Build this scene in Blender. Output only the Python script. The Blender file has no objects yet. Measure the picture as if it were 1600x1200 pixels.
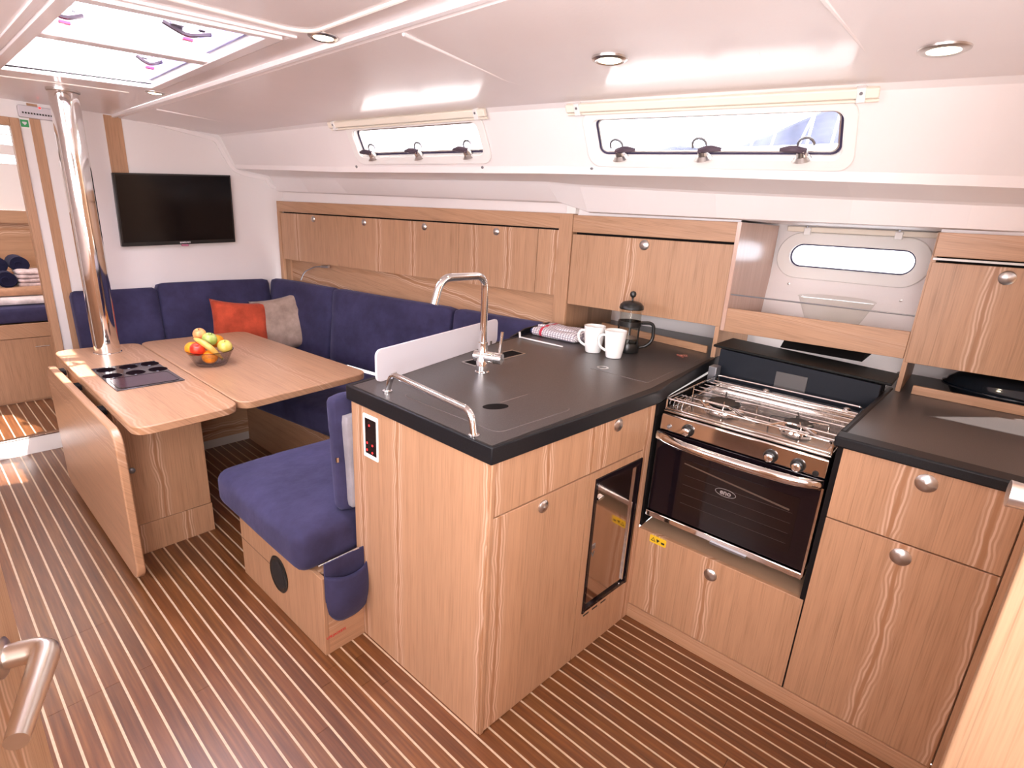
import bpy, math, random
from mathutils import Vector, Matrix
random.seed(7)
C = bpy.context.scene.collection
PI = math.pi

# ---------------------------------------------------------------- camera
cd = bpy.data.cameras.new('camera'); cam = bpy.data.objects.new('camera', cd); C.objects.link(cam)
yaw, pit, rol = math.radians(49.2855), math.radians(-16.9287), math.radians(3.1626)
fw = Vector((math.sin(yaw)*math.cos(pit), math.cos(yaw)*math.cos(pit), math.sin(pit)))
rt = Vector((math.cos(yaw), -math.sin(yaw), 0)); up = rt.cross(fw)
r2 = math.cos(rol)*rt + math.sin(rol)*up; u2 = -math.sin(rol)*rt + math.cos(rol)*up
m = Matrix((r2, u2, -fw)).transposed().to_4x4(); m.translation = Vector((0, 0, 1.45))
cam.matrix_world = m
cd.sensor_width = 36; cd.lens = 834.7/1600*36; cd.clip_start = 0.02; cd.clip_end = 500
bpy.context.scene.camera = cam
# ---------------------------------------------------------------- world, sun, hatch daylight, added fill lamps, exposure
vs = bpy.context.scene.view_settings
vs.view_transform = 'Standard'; vs.look = 'None'; vs.gamma = 1; vs.use_curve_mapping = False
vs.exposure = 0.06
w = bpy.data.worlds.new('sky'); bpy.context.scene.world = w; w.use_nodes = True
bg = w.node_tree.nodes['Background']; bg.inputs[0].default_value = (0.93, 0.95, 1.0, 1); bg.inputs[1].default_value = 6.0
def light(name, kind, loc, energy, color=(1, 1, 1), target=None, direction=None, **k):
    d = bpy.data.lights.new(name, kind); d.energy = energy; d.color = color
    for a, b in k.items(): setattr(d, a, b)
    o = bpy.data.objects.new(name, d); C.objects.link(o); o.location = loc
    if target: direction = Vector(target) - Vector(loc)
    if direction is not None: o.rotation_euler = Vector(direction).to_track_quat('-Z', 'Y').to_euler()
    return o
light('sun', 'SUN', (2, -2, 6), 24, (1, .95, .88), direction=(-.215, .90, -1), angle=math.radians(.6))
light('aft_fill', 'AREA', (-.25, -1.0, 1.88), 17, (1, .965, .95), target=(1.0, 1.3, .8), shape='RECTANGLE', size=.9, size_y=.9)  # added fill lamp below the closed ceiling behind the camera
light('hatch_daylight', 'AREA', (.62, 2.3, 2.35), 200, (.86, .82, 1), direction=(0.0, 0, -1), shape='RECTANGLE', size=1.6, size_y=2.4)
light('port_fill', 'AREA', (-1.42, 1.2, 1.62), 26, (1, .95, 1), target=(.9, 1.5, 1.7), shape='RECTANGLE', size=1.6, size_y=.28)  # added fill just inside the unseen port side opening
light('ceiling_fill', 'AREA', (-.62, -.30, 1.3), 84, (1, .95, .965), target=(.35, .60, 2.95), shape='RECTANGLE', size=.8, size_y=.8)  # added lamp aimed upward to brighten the ceiling

# ---------------------------------------------------------------- node helpers / materials
def newmat(name):
    mt = bpy.data.materials.new(name); mt.use_nodes = True
    nt = mt.node_tree; return mt, nt, nt.nodes['Principled BSDF']
def lk(nt, a, b): nt.links.new(a, b)
def nd(nt, t, **k):
    n = nt.nodes.new(t)
    for a, b in k.items(): setattr(n, a, b)
    return n
def mth(nt, op, a, b=None, c=None):
    n = nd(nt, 'ShaderNodeMath', operation=op)
    for i, v in enumerate((a, b, c)):
        if v is None: continue
        if isinstance(v, (int, float)): n.inputs[i].default_value = v
        else: lk(nt, v, n.inputs[i])
    return n.outputs[0]
def ramp(nt, fac, stops):
    n = nd(nt, 'ShaderNodeValToRGB'); e = n.color_ramp.elements
    while len(e) < len(stops): e.new(.5)
    for s, (p, c) in zip(e, stops): s.position = p; s.color = (*c, 1)
    lk(nt, fac, n.inputs[0]); return n.outputs[0]
def plain(name, col, rough=.5, metal=0, noise=0, nscale=40, bump=0, bscale=200, spec=None, coat=0, emit=None, sheen=0):
    mt, nt, p = newmat(name)
    p.inputs['Base Color'].default_value = (*col, 1); p.inputs['Roughness'].default_value = rough; p.inputs['Metallic'].default_value = metal
    if spec is not None: p.inputs['Specular IOR Level'].default_value = spec
    if coat: p.inputs['Coat Weight'].default_value = coat; p.inputs['Coat Roughness'].default_value = .12
    if sheen: p.inputs['Sheen Weight'].default_value = sheen; p.inputs['Sheen Roughness'].default_value = .4
    tc = nd(nt, 'ShaderNodeTexCoord')
    if noise:
        n = nd(nt, 'ShaderNodeTexNoise'); n.inputs['Scale'].default_value = nscale; n.inputs['Detail'].default_value = 4
        lk(nt, tc.outputs['Object'], n.inputs['Vector'])
        c = ramp(nt, n.outputs[0], [(.3, [x*(1-noise) for x in col]), (.7, [min(1, x*(1+noise)) for x in col])])
        lk(nt, c, p.inputs['Base Color'])
    if bump:
        n = nd(nt, 'ShaderNodeTexNoise'); n.inputs['Scale'].default_value = bscale; n.inputs['Detail'].default_value = 3
        lk(nt, tc.outputs['Object'], n.inputs['Vector'])
        b = nd(nt, 'ShaderNodeBump'); b.inputs['Strength'].default_value = bump; b.inputs['Distance'].default_value = .003
        lk(nt, n.outputs[0], b.inputs['Height']); lk(nt, b.outputs[0], p.inputs['Normal'])
    if emit: p.inputs['Emission Color'].default_value = (*emit[0], 1); p.inputs['Emission Strength'].default_value = emit[1]
    return mt
def wood(name, axis, base=(.465, .262, .150), dark=(.345, .182, .096), pale=(.68, .46, .33), rough=.42, period=.19, flame=1.0, fine=1.0):
    """quarter-sawn veneer: fine streaks along the grain axis, jointed leaves, here and there a cathedral figure"""
    mt, nt, p = newmat(name)
    tc = nd(nt, 'ShaderNodeTexCoord'); sx = nd(nt, 'ShaderNodeSeparateXYZ'); lk(nt, tc.outputs['Object'], sx.inputs[0])
    oi = nd(nt, 'ShaderNodeObjectInfo')
    X, Y, Z = sx.outputs
    if axis == 'Z': u, v = mth(nt, 'ADD', X, Y), Z
    elif axis == 'Y': u, v = mth(nt, 'ADD', X, Z), Y
    else: u, v = mth(nt, 'ADD', Y, Z), X
    u = mth(nt, 'ADD', u, mth(nt, 'MULTIPLY', oi.outputs['Random'], 7.3))
    def noise(su, sv, detail=3, off=0):
        cb = nd(nt, 'ShaderNodeCombineXYZ'); lk(nt, mth(nt, 'MULTIPLY', u, su), cb.inputs[0]); lk(nt, mth(nt, 'MULTIPLY', v, sv), cb.inputs[1]); cb.inputs[2].default_value = off
        n = nd(nt, 'ShaderNodeTexNoise'); n.inputs['Scale'].default_value = 1; n.inputs['Detail'].default_value = detail; lk(nt, cb.outputs[0], n.inputs['Vector']); return n.outputs[0]
    n1 = noise(300, 7, 2); n2 = noise(45, 1.2, 3, 4); nbig = noise(3.0, .5, 2, 9)
    # leaf joints
    leaf = mth(nt, 'DIVIDE', u, period); fl = mth(nt, 'FLOOR', leaf); fr = mth(nt, 'FRACT', leaf)
    wn = nd(nt, 'ShaderNodeTexWhiteNoise', noise_dimensions='1D'); lk(nt, fl, wn.inputs['W'])
    # cathedral figure near the middle of a leaf
    wob = mth(nt, 'MULTIPLY', mth(nt, 'SUBTRACT', noise(1.0, 2.2, 2, 2), .5), .26)
    wob2 = mth(nt, 'MULTIPLY', mth(nt, 'SUBTRACT', noise(9, 11, 2, 6), .5), .055)
    cx = mth(nt, 'SUBTRACT', mth(nt, 'ADD', mth(nt, 'ADD', fr, wob), wob2), .5)
    d = mth(nt, 'ABSOLUTE', cx)
    rings = mth(nt, 'MULTIPLY', mth(nt, 'SINE', mth(nt, 'MULTIPLY', mth(nt, 'ADD', d, mth(nt, 'MULTIPLY', noise(2, 6, 2, 3), .22)), 120)), .5)
    mask = nd(nt, 'ShaderNodeMapRange', interpolation_type='SMOOTHSTEP'); lk(nt, d, mask.inputs[0]); mask.inputs[1].default_value = .05; mask.inputs[2].default_value = .17; mask.inputs[3].default_value = 1; mask.inputs[4].default_value = 0
    pick = mth(nt, 'GREATER_THAN', wn.outputs['Value'], .42)
    fm = mth(nt, 'MULTIPLY', mth(nt, 'MULTIPLY', mask.outputs[0], pick), flame)
    g = mth(nt, 'ADD', mth(nt, 'MULTIPLY', n1, .62*fine), mth(nt, 'MULTIPLY', n2, .38))
    col = ramp(nt, g, [(.30, dark), (.5, base), (.68, [min(1, c*1.12) for c in base])])
    core = nd(nt, 'ShaderNodeMapRange', interpolation_type='SMOOTHSTEP'); lk(nt, d, core.inputs[0]); core.inputs[1].default_value = .015; core.inputs[2].default_value = .04; core.inputs[3].default_value = 1; core.inputs[4].default_value = 0
    fcol = ramp(nt, mth(nt, 'ADD', rings, .5), [(.25, [c*.94 for c in base]), (.75, pale)])
    mc = nd(nt, 'ShaderNodeMix', data_type='RGBA'); lk(nt, core.outputs[0], mc.inputs[0]); lk(nt, fcol, mc.inputs[6]); mc.inputs[7].default_value = (dark[0]*1.05, dark[1]*.95, dark[2]*.85, 1)
    mx = nd(nt, 'ShaderNodeMix', data_type='RGBA'); lk(nt, mth(nt, 'MULTIPLY', fm, .8), mx.inputs[0]); lk(nt, col, mx.inputs[6]); lk(nt, mc.outputs[2], mx.inputs[7])
    # joint line and broad tone
    jl = mth(nt, 'LESS_THAN', fr, .008)
    tone = mth(nt, 'ADD', mth(nt, 'ADD', .9, mth(nt, 'MULTIPLY', nbig, .12)), mth(nt, 'MULTIPLY', wn.outputs['Value'], .07))
    tone = mth(nt, 'SUBTRACT', tone, mth(nt, 'MULTIPLY', jl, .22))
    hs = nd(nt, 'ShaderNodeMix', data_type='RGBA', blend_type='MULTIPLY'); hs.inputs[0].default_value = 1
    lk(nt, mx.outputs[2], hs.inputs[6]); cc = nd(nt, 'ShaderNodeCombineColor')
    for i in range(3): lk(nt, tone, cc.inputs[i])
    lk(nt, cc.outputs[0], hs.inputs[7]); lk(nt, hs.outputs[2], p.inputs['Base Color'])
    p.inputs['Roughness'].default_value = rough
    b = nd(nt, 'ShaderNodeBump'); b.inputs['Strength'].default_value = .08; b.inputs['Distance'].default_value = .001
    lk(nt, n1, b.inputs['Height']); lk(nt, b.outputs[0], p.inputs['Normal'])
    return mt
OAK = wood('veneer_vertical', 'Z'); OAKY = wood('veneer_lengthwise', 'Y', period=.23); OAKX = wood('veneer_crosswise', 'X', period=.31)
OAKT = wood('table_veneer', 'Y', period=.3, rough=.32, flame=.5)
OAKP = wood('plain_edge_wood', 'Z', flame=0, period=5); OAKPY = wood('plain_rail_wood', 'Y', flame=.35, period=.09)
OAKD = wood('door_veneer', 'Z', base=(.46, .28, .165), dark=(.36, .205, .11), period=.2)
def floor_mat():
    mt, nt, p = newmat('teak_plank')
    tc = nd(nt, 'ShaderNodeTexCoord'); oi = nd(nt, 'ShaderNodeObjectInfo')
    mp = nd(nt, 'ShaderNodeMapping'); mp.inputs['Scale'].default_value = (110, 4, 30); lk(nt, tc.outputs['Object'], mp.inputs[0])
    n = nd(nt, 'ShaderNodeTexNoise'); n.inputs['Scale'].default_value = 1; n.inputs['Detail'].default_value = 4; lk(nt, mp.outputs[0], n.inputs['Vector'])
    c = ramp(nt, n.outputs[0], [(.25, (.088, .029, .010)), (.5, (.150, .052, .016)), (.75, (.22, .085, .027))])
    mul = nd(nt, 'ShaderNodeMix', data_type='RGBA', blend_type='MULTIPLY'); mul.inputs[0].default_value = 1
    r = ramp(nt, oi.outputs['Random'], [(0, (.78, .76, .78)), (.5, (1, .95, .9)), (1, (1.0, 1.08, 1.05))])
    lk(nt, c, mul.inputs[6]); lk(nt, r, mul.inputs[7]); lk(nt, mul.outputs[2], p.inputs['Base Color'])
    p.inputs['Roughness'].default_value = .36; p.inputs['Coat Weight'].default_value = .5; p.inputs['Coat Roughness'].default_value = .32
    return mt
TEAK = floor_mat()
HOLLY = plain('pale_inlay', (.56, .42, .29), .4, noise=.1, nscale=60)
UNDER = plain('subfloor', (.05, .02, .01), .7)
LINER = plain('liner_gelcoat', (.86, .80, .785), .42, noise=.02, nscale=2, bump=.12, bscale=60, coat=.15)
LINERC = plain('headliner', (.90, .83, .825), .42, noise=.02, nscale=3, bump=.12, bscale=90, coat=.35)
WALLW = plain('white_bulkhead', (.80, .75, .735), .5, bump=.05, bscale=200)
WHITEP = plain('white_plastic', (.86, .83, .80), .35)
CREAM = plain('cream_blind', (.86, .78, .66), .5)
BEAD = plain('pale_bead', (.88, .82, .76), .4)
BLACK = plain('black_edge', (.009, .009, .011), .42, noise=.5, nscale=500, spec=.28)
def counter_mat():
    mt, nt, p = newmat('dark_solid_surface')
    tc = nd(nt, 'ShaderNodeTexCoord'); n = nd(nt, 'ShaderNodeTexNoise'); n.inputs['Scale'].default_value = 520; n.inputs['Detail'].default_value = 2
    lk(nt, tc.outputs['Object'], n.inputs['Vector'])
    lk(nt, ramp(nt, n.outputs[0], [(.35, (.032, .027, .028)), (.6, (.058, .050, .050)), (.75, (.13, .115, .11))]), p.inputs['Base Color'])
    p.inputs['Roughness'].default_value = .34; p.inputs['Specular IOR Level'].default_value = .7
    return mt
COUNTER = counter_mat()
GLOSSB = plain('gloss_black', (.007, .004, .006), .06, spec=.45)
SCREENB = plain('screen_black', (.004, .003, .004), .12, spec=.22)
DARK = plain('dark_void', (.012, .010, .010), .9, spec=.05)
CHROME = plain('chrome', (.82, .80, .79), .07, 1)
STEEL = plain('brushed_steel', (.62, .57, .53), .2, 1)
POLISH = plain('polished_steel', (.70, .64, .60), .1, 1)
SATIN = plain('satin_nickel', (.60, .57, .55), .3, 1)
GREYM = plain('grey_metal', (.30, .30, .32), .4, .8)
NAVY = None
def fabric(name, col, scale=7, sheen=.22):
    mt, nt, p = newmat(name)
    tc = nd(nt, 'ShaderNodeTexCoord')
    n = nd(nt, 'ShaderNodeTexNoise'); n.inputs['Scale'].default_value = scale; n.inputs['Detail'].default_value = 5; n.inputs['Roughness'].default_value = .6
    lk(nt, tc.outputs['Object'], n.inputs['Vector'])
    lk(nt, ramp(nt, n.outputs[0], [(.3, [c*.72 for c in col]), (.5, col), (.72, [min(1, c*1.35) for c in col])]), p.inputs['Base Color'])
    p.inputs['Roughness'].default_value = .9; p.inputs['Sheen Weight'].default_value = sheen; p.inputs['Sheen Roughness'].default_value = .45; p.inputs['Specular IOR Level'].default_value = .15
    p.inputs['Sheen Tint'].default_value = (min(1, col[0]*3+.3), min(1, col[1]*3+.3), min(1, col[2]*3+.4), 1)
    n2 = nd(nt, 'ShaderNodeTexNoise'); n2.inputs['Scale'].default_value = 14; n2.inputs['Detail'].default_value = 6; lk(nt, tc.outputs['Object'], n2.inputs['Vector'])
    b = nd(nt, 'ShaderNodeBump'); b.inputs['Strength'].default_value = .35; b.inputs['Distance'].default_value = .012
    lk(nt, n2.outputs[0], b.inputs['Height']); lk(nt, b.outputs[0], p.inputs['Normal'])
    return mt
NAVY = fabric('blue_suede', (.042, .038, .088)); SEAM = fabric('blue_seam', (.03, .03, .08))
GREYF = fabric('grey_fabric', (.27, .25, .27)); ORANGE = fabric('orange_fabric', (.50, .075, .035), 12); TAN = fabric('taupe_fabric', (.36, .26, .21), 12)
BLANK = fabric('tan_blanket', (.42, .23, .14), 10); SHEET = fabric('pink_white_sheet', (.75, .66, .66), 10); NTOWEL = fabric('dark_navy_towel', (.012, .012, .035), 30); PTOWEL = fabric('pale_towel', (.66, .52, .52), 30)
def pane_mat(name, tint=(1, 1, 1), gl=.06):
    mt = bpy.data.materials.new(name); mt.use_nodes = True; nt = mt.node_tree; nt.nodes.clear()
    o = nd(nt, 'ShaderNodeOutputMaterial'); t = nd(nt, 'ShaderNodeBsdfTransparent'); t.inputs[0].default_value = (*tint, 1)
    g = nd(nt, 'ShaderNodeBsdfGlossy'); g.inputs['Roughness'].default_value = .03
    lw = nd(nt, 'ShaderNodeLayerWeight'); lw.inputs[0].default_value = .5
    fr = mth(nt, 'ADD', gl*.6, mth(nt, 'MULTIPLY', mth(nt, 'POWER', lw.outputs['Facing'], 4), .55))
    mx = nd(nt, 'ShaderNodeMixShader'); lk(nt, fr, mx.inputs[0]); lk(nt, t.outputs[0], mx.inputs[1]); lk(nt, g.outputs[0], mx.inputs[2]); lk(nt, mx.outputs[0], o.inputs[0])
    return mt
PANE = pane_mat('window_pane', (.97, .98, 1)); LENS = pane_mat('hatch_lens', (.98, .97, 1)); GLASSW = pane_mat('thin_clear_glass', (.94, .94, .92))
FROST = plain('frosted_acrylic', (.78, .76, .82), .35)
CUPM = plain('white_porcelain', (.88, .87, .85), .15, coat=.4)
def emis(name, col, s):
    return plain(name, col, .5, emit=(col, s))
LAMP = emis('warm_lamp', (1, .82, .55), 14); LED = emis('red_led', (1, .02, .02), 3)
YEL = plain('yellow_sticker', (.80, .52, .02), .5); REDT = plain('red_print', (.60, .06, .05), .5); GRN = plain('green_sign', (.03, .30, .10), .5)
INK = plain('black_ink', (.02, .015, .01), .6); WINK = plain('white_print', (.7, .7, .7), .5); GINK = plain('grey_print', (.05, .04, .04), .5)
BASEW = plain('pale_plinth', (.62, .55, .5), .5)

# ---------------------------------------------------------------- geometry kit (coordinates are world metres)
class G:
    def __init__(s): s.v = []; s.f = []
    def add(s, vs, fs):
        b = len(s.v); s.v += [Vector(p) for p in vs]; s.f += [tuple(b+i for i in f) for f in fs]; return s
    def hexa(s, p):   # p: 4 bottom, 4 top
        return s.add(p, [(3, 2, 1, 0), (4, 5, 6, 7), (0, 1, 5, 4), (1, 2, 6, 5), (2, 3, 7, 6), (3, 0, 4, 7)])
    def box(s, x0, x1, y0, y1, z0, z1):
        return s.hexa([(x0, y0, z0), (x1, y0, z0), (x1, y1, z0), (x0, y1, z0), (x0, y0, z1), (x1, y0, z1), (x1, y1, z1), (x0, y1, z1)])
    def prism(s, poly, ext):
        n = len(poly); e = Vector(ext); a = [Vector(p) for p in poly]
        return s.add(a+[p+e for p in a], [tuple(reversed(range(n))), tuple(range(n, 2*n))]+[(i, (i+1) % n, n+(i+1) % n, n+i) for i in range(n)])
    def ring(s, outer, inner, ext):
        n = len(outer); e = Vector(ext); O = [Vector(p) for p in outer]; I = [Vector(p) for p in inner]
        vs = O+I+[p+e for p in O]+[p+e for p in I]; fs = []
        for i in range(n):
            j = (i+1) % n
            fs += [(i, n+i, n+j, j), (2*n+i, 2*n+j, 3*n+j, 3*n+i), (i, j, 2*n+j, 2*n+i), (n+i, 3*n+i, 3*n+j, n+j)]
        return s.add(vs, fs)
    def tube(s, path, r, n=10, cap=True, closed=False):
        P = [Vector(p) for p in path]; m_ = len(P); R = r if isinstance(r, (list, tuple)) else [r]*m_
        vs = []; prev = None
        for i, p in enumerate(P):
            if closed: t = P[(i+1) % m_]-P[i-1]
            else: t = P[min(i+1, m_-1)]-P[max(i-1, 0)]
            t.normalize()
            if prev is None:
                a = Vector((0, 0, 1)) if abs(t.z) < .9 else Vector((1, 0, 0)); nx = t.cross(a).normalized()
            else:
                nx = (prev-t*prev.dot(t)).normalized()
            prev = nx; ny = t.cross(nx)
            for k in range(n):
                a = 2*PI*k/n; vs.append(p+nx*math.cos(a)*R[i]+ny*math.sin(a)*R[i])
        fs = []
        for i in range(m_ if closed else m_-1):
            for k in range(n):
                j = (i+1) % m_; fs.append((i*n+k, i*n+(k+1) % n, j*n+(k+1) % n, j*n+k))
        if cap and not closed: fs += [tuple(reversed(range(n))), tuple(range((m_-1)*n, m_*n))]
        return s.add(vs, fs)
    def lathe(s, prof, c, ax=(0, 0, 1), n=24, sx=1, sy=1, ref=None):
        A = Vector(ax).normalized(); a = Vector(ref) if ref else (Vector((1, 0, 0)) if abs(A.x) < .9 else Vector((0, 1, 0)))
        X = (a-A*a.dot(A)).normalized(); Y = A.cross(X); c = Vector(c); vs = []
        for r, h in prof:
            for k in range(n):
                t = 2*PI*k/n; vs.append(c+A*h+X*math.cos(t)*r*sx+Y*math.sin(t)*r*sy)
        fs = []
        for i in range(len(prof)-1):
            for k in range(n): fs.append((i*n+k, i*n+(k+1) % n, (i+1)*n+(k+1) % n, (i+1)*n+k))
        if prof[0][0] > 1e-6: fs.append(tuple(reversed(range(n))))
        if prof[-1][0] > 1e-6: fs.append(tuple(range((len(prof)-1)*n, len(prof)*n)))
        return s.add(vs, fs)
    def rbox(s, c, ax, ay, az, hx, hy, hz, r=.02, n=12, puff=0, grooves=(), wob=0, seed=0, taper=0):
        """soft cushion: rounded box with a puffed +az face; grooves = (axis 0/1, position -1..1, depth, width)"""
        c = Vector(c); ax, ay, az = Vector(ax), Vector(ay), Vector(az); H = (hx, hy, hz)
        idx = {}; vs = []; fs = []
        rnd = random.Random(seed); ph = [rnd.uniform(0, 6) for _ in range(6)]
        def pt(i, j, k, N):
            key = (i, j, k)
            if key in idx: return idx[key]
            q = [(-1+2*t/nn) for t, nn in zip(key, N)]
            p = [q[a]*H[a] for a in range(3)]
            rr = [min(r, h*.98) for h in H]
            inner = [max(-(H[a]-rr[a]), min(H[a]-rr[a], p[a])) for a in range(3)]
            d = [(p[a]-inner[a])/rr[a] for a in range(3)]; L = math.sqrt(sum(x*x for x in d)) or 1
            if L > 0 and any(abs(x) > 0 for x in d):
                p = [inner[a]+rr[a]*d[a]/L*max(abs(x) for x in d) for a in range(3)]
            if q[2] > -.999:
                sgn = 1 if q[2] > 0 else -.3
                f = (1-q[0]**4)*(1-q[1]**4)
                p[2] += puff*f*max(0, q[2])
                for (a, pos, dep, wd) in grooves:
                    if q[2] > .5: p[2] -= dep*math.exp(-((q[a]-pos)/wd)**2)
            if wob:
                p[2] += wob*math.sin(5*q[0]+ph[0])*math.sin(4*q[1]+ph[1])*(q[2] if q[2] > 0 else 0)
                p[0] += wob*.6*math.sin(3*q[1]+ph[2]); p[1] += wob*.6*math.sin(3*q[0]+ph[3])
            if taper: p[0] *= 1-taper*(q[1]+1)/2
            idx[key] = len(vs); vs.append(c+ax*p[0]+ay*p[1]+az*p[2]); return idx[key]
        N = (n, n, max(4, n//2))
        for k in (0, N[2]):
            for i in range(N[0]):
                for j in range(N[1]):
                    q = [pt(i, j, k, N), pt(i+1, j, k, N), pt(i+1, j+1, k, N), pt(i, j+1, k, N)]; fs.append(tuple(q if k else reversed(q)))
        for j in (0, N[1]):
            for i in range(N[0]):
                for k in range(N[2]):
                    q = [pt(i, j, k, N), pt(i+1, j, k, N), pt(i+1, j, k+1, N), pt(i, j, k+1, N)]; fs.append(tuple(reversed(q) if j else q))
        for i in (0, N[0]):
            for j in range(N[1]):
                for k in range(N[2]):
                    q = [pt(i, j, k, N), pt(i, j+1, k, N), pt(i, j+1, k+1, N), pt(i, j, k+1, N)]; fs.append(tuple(q if i else reversed(q)))
        return s.add(vs, fs)
WL = {}
def wloc(o): return WL.get(o.name, Vector((0, 0, 0)))
def obj(name, g, mat, parent=None, origin=None, bev=0, smooth=None, kind=None, label=None):
    me = bpy.data.meshes.new(name)
    if parent is not None: org = wloc(parent)
    elif origin is not None: org = Vector(origin)
    else:
        xs = [p.x for p in g.v]; ys = [p.y for p in g.v]; org = Vector(((min(xs)+max(xs))/2, (min(ys)+max(ys))/2, min(p.z for p in g.v)))
    me.from_pydata([p-org for p in g.v], [], g.f); me.validate(); me.materials.append(mat)
    import bmesh
    b = bmesh.new(); b.from_mesh(me); bmesh.ops.recalc_face_normals(b, faces=b.faces); b.to_mesh(me); b.free()
    me.polygons.foreach_set('use_smooth', [True]*len(me.polygons)); me.set_sharp_from_angle(angle=math.radians(smooth or 38))
    o = bpy.data.objects.new(name, me); C.objects.link(o)
    if parent is not None: o.parent = parent
    else: o.location = org
    WL[o.name] = org
    if bev:
        mo = o.modifiers.new('bevel', 'BEVEL'); mo.width = bev; mo.segments = 2; mo.limit_method = 'ANGLE'; mo.harden_normals = False
    if kind: o['kind'] = kind
    if label: o['label'] = label
    return o
def tag(o, label, cat, group=None):
    o['label'] = label; o['category'] = cat
    if group: o['group'] = group
    return o
def thing(name, label, cat, loc, group=None):
    o = bpy.data.objects.new(name, None); C.objects.link(o); o.location = loc; o.empty_display_size = .05
    WL[o.name] = Vector(loc); return tag(o, label, cat, group)
def struct(name, loc=(0, 0, 0)):
    o = bpy.data.objects.new(name, None); C.objects.link(o); o.location = loc; o['kind'] = 'structure'; o.empty_display_size = .05; WL[o.name] = Vector(loc); return o
def text(name, body, size, center, xdir, ydir, mat, parent, depth=.0004, bold=0):
    cu = bpy.data.curves.new(name, 'FONT'); cu.body = body; cu.size = size; cu.align_x = 'CENTER'; cu.align_y = 'CENTER'; cu.extrude = depth; cu.offset = bold; cu.resolution_u = 2
    t = bpy.data.objects.new(name+'_curve', cu); C.objects.link(t)
    dg = bpy.context.evaluated_depsgraph_get(); me = bpy.data.meshes.new_from_object(t.evaluated_get(dg))
    C.objects.unlink(t); bpy.data.objects.remove(t)
    X = Vector(xdir).normalized(); Y = Vector(ydir).normalized(); Z = X.cross(Y)
    M = Matrix((X, Y, Z)).transposed().to_4x4(); M.translation = Vector(center)-wloc(parent)
    me.transform(M); me.materials.clear(); me.materials.append(mat); me.name = name
    o = bpy.data.objects.new(name, me); C.objects.link(o); o.parent = parent; WL[o.name] = wloc(parent); return o
def copytree(o, delta, parent=None):
    c = o.copy(); C.objects.link(c); WL[c.name] = wloc(o)+Vector(delta)
    if parent is None: c.location = o.location+Vector(delta)
    else: c.parent = parent
    for ch in list(o.children): copytree(ch, delta, c)
    return c
def arc(c, r, a0, a1, n, X=(1, 0, 0), Y=(0, 1, 0)):
    c = Vector(c); X = Vector(X); Y = Vector(Y)
    return [c+X*r*math.cos(math.radians(a0+(a1-a0)*i/n))+Y*r*math.sin(math.radians(a0+(a1-a0)*i/n)) for i in range(n+1)]
def rrect(u0, u1, v0, v1, r, n=5):
    pts = []
    for cu, cv, a in ((u1-r, v1-r, 0), (u0+r, v1-r, 90), (u0+r, v0+r, 180), (u1-r, v0+r, 270)):
        for i in range(n+1):
            t = math.radians(a+90*i/n); pts.append((cu+r*math.cos(t), cv+r*math.sin(t)))
    return pts
def fillet(path, r, n=5):
    P = [Vector(p) for p in path]; out = [P[0]]
    for i in range(1, len(P)-1):
        a = (P[i-1]-P[i]); b = (P[i+1]-P[i]); rr = min(r, a.length*.49, b.length*.49); a.normalize(); b.normalize()
        p0 = P[i]+a*rr; p1 = P[i]+b*rr
        for k in range(n+1):
            t = k/n; out.append(p0*(1-t)**2+P[i]*2*t*(1-t)+p1*t*t)
    out.append(P[-1]); return out
def interp(T, y):
    if y >= T[0][0]: a, b = T[0], T[1]
    elif y <= T[-1][0]: a, b = T[-2], T[-1]
    else:
        for a, b in zip(T, T[1:]):
            if b[0] <= y <= a[0]: break
    u = (y-b[0])/(a[0]-b[0]); return [b[i]+(a[i]-b[i])*u for i in range(1, len(a))]

# ================================================================ SETTING
# ---- floor: teak planks with pale inlay strips
fl = struct('floor'); PITCH = .0461; X0 = .047
obj('subfloor', G().box(-1.7, 1.75, -1.5, 3.97, -.05, -.012), UNDER, fl)
rnd = random.Random(3)
for k in range(-16, 35):
    xa, xb = X0+k*PITCH+.0032, X0+(k+1)*PITCH-.0032
    cuts = [-.7, 3.968]
    if 0 <= k <= 5: cuts.insert(1, 2.085 if k < 5 else 1.76)
    if 0 <= k <= 3: cuts.insert(1, 1.755)
    if k == 7: cuts.insert(1, 1.545)
    if k == 15: cuts.insert(1, 1.205)
    if k == 16: cuts[1:1] = [1.162, 1.315]
    if k > 9 and k not in (15, 16): cuts.insert(1, rnd.uniform(-.1, 2.2))
    cuts.sort()
    for a, b in zip(cuts, cuts[1:]):
        if k > 30: pass
        obj('plank', G().box(xa, xb, a+.0006, b-.0006, -.012, 0), TEAK, fl)
    obj('inlay_strip', G().box(xb, xb+.0064, -.7, 3.968, -.012, -.0003), HOLLY, fl)
fl2 = struct('floor')
obj('subfloor', G().box(-1.0, 1.2, 3.99, 6.2, .05, .088), UNDER, fl2)
for k in range(-10, 14):
    xa, xb = X0+k*PITCH+.0032, X0+(k+1)*PITCH-.0032
    obj('plank', G().box(xa, xb, 3.985, 4.72, .088, .1), TEAK, fl2)
    obj('inlay_strip', G().box(xb, xb+.0064, 3.985, 4.72, .088, .0997), HOLLY, fl2)

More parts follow.
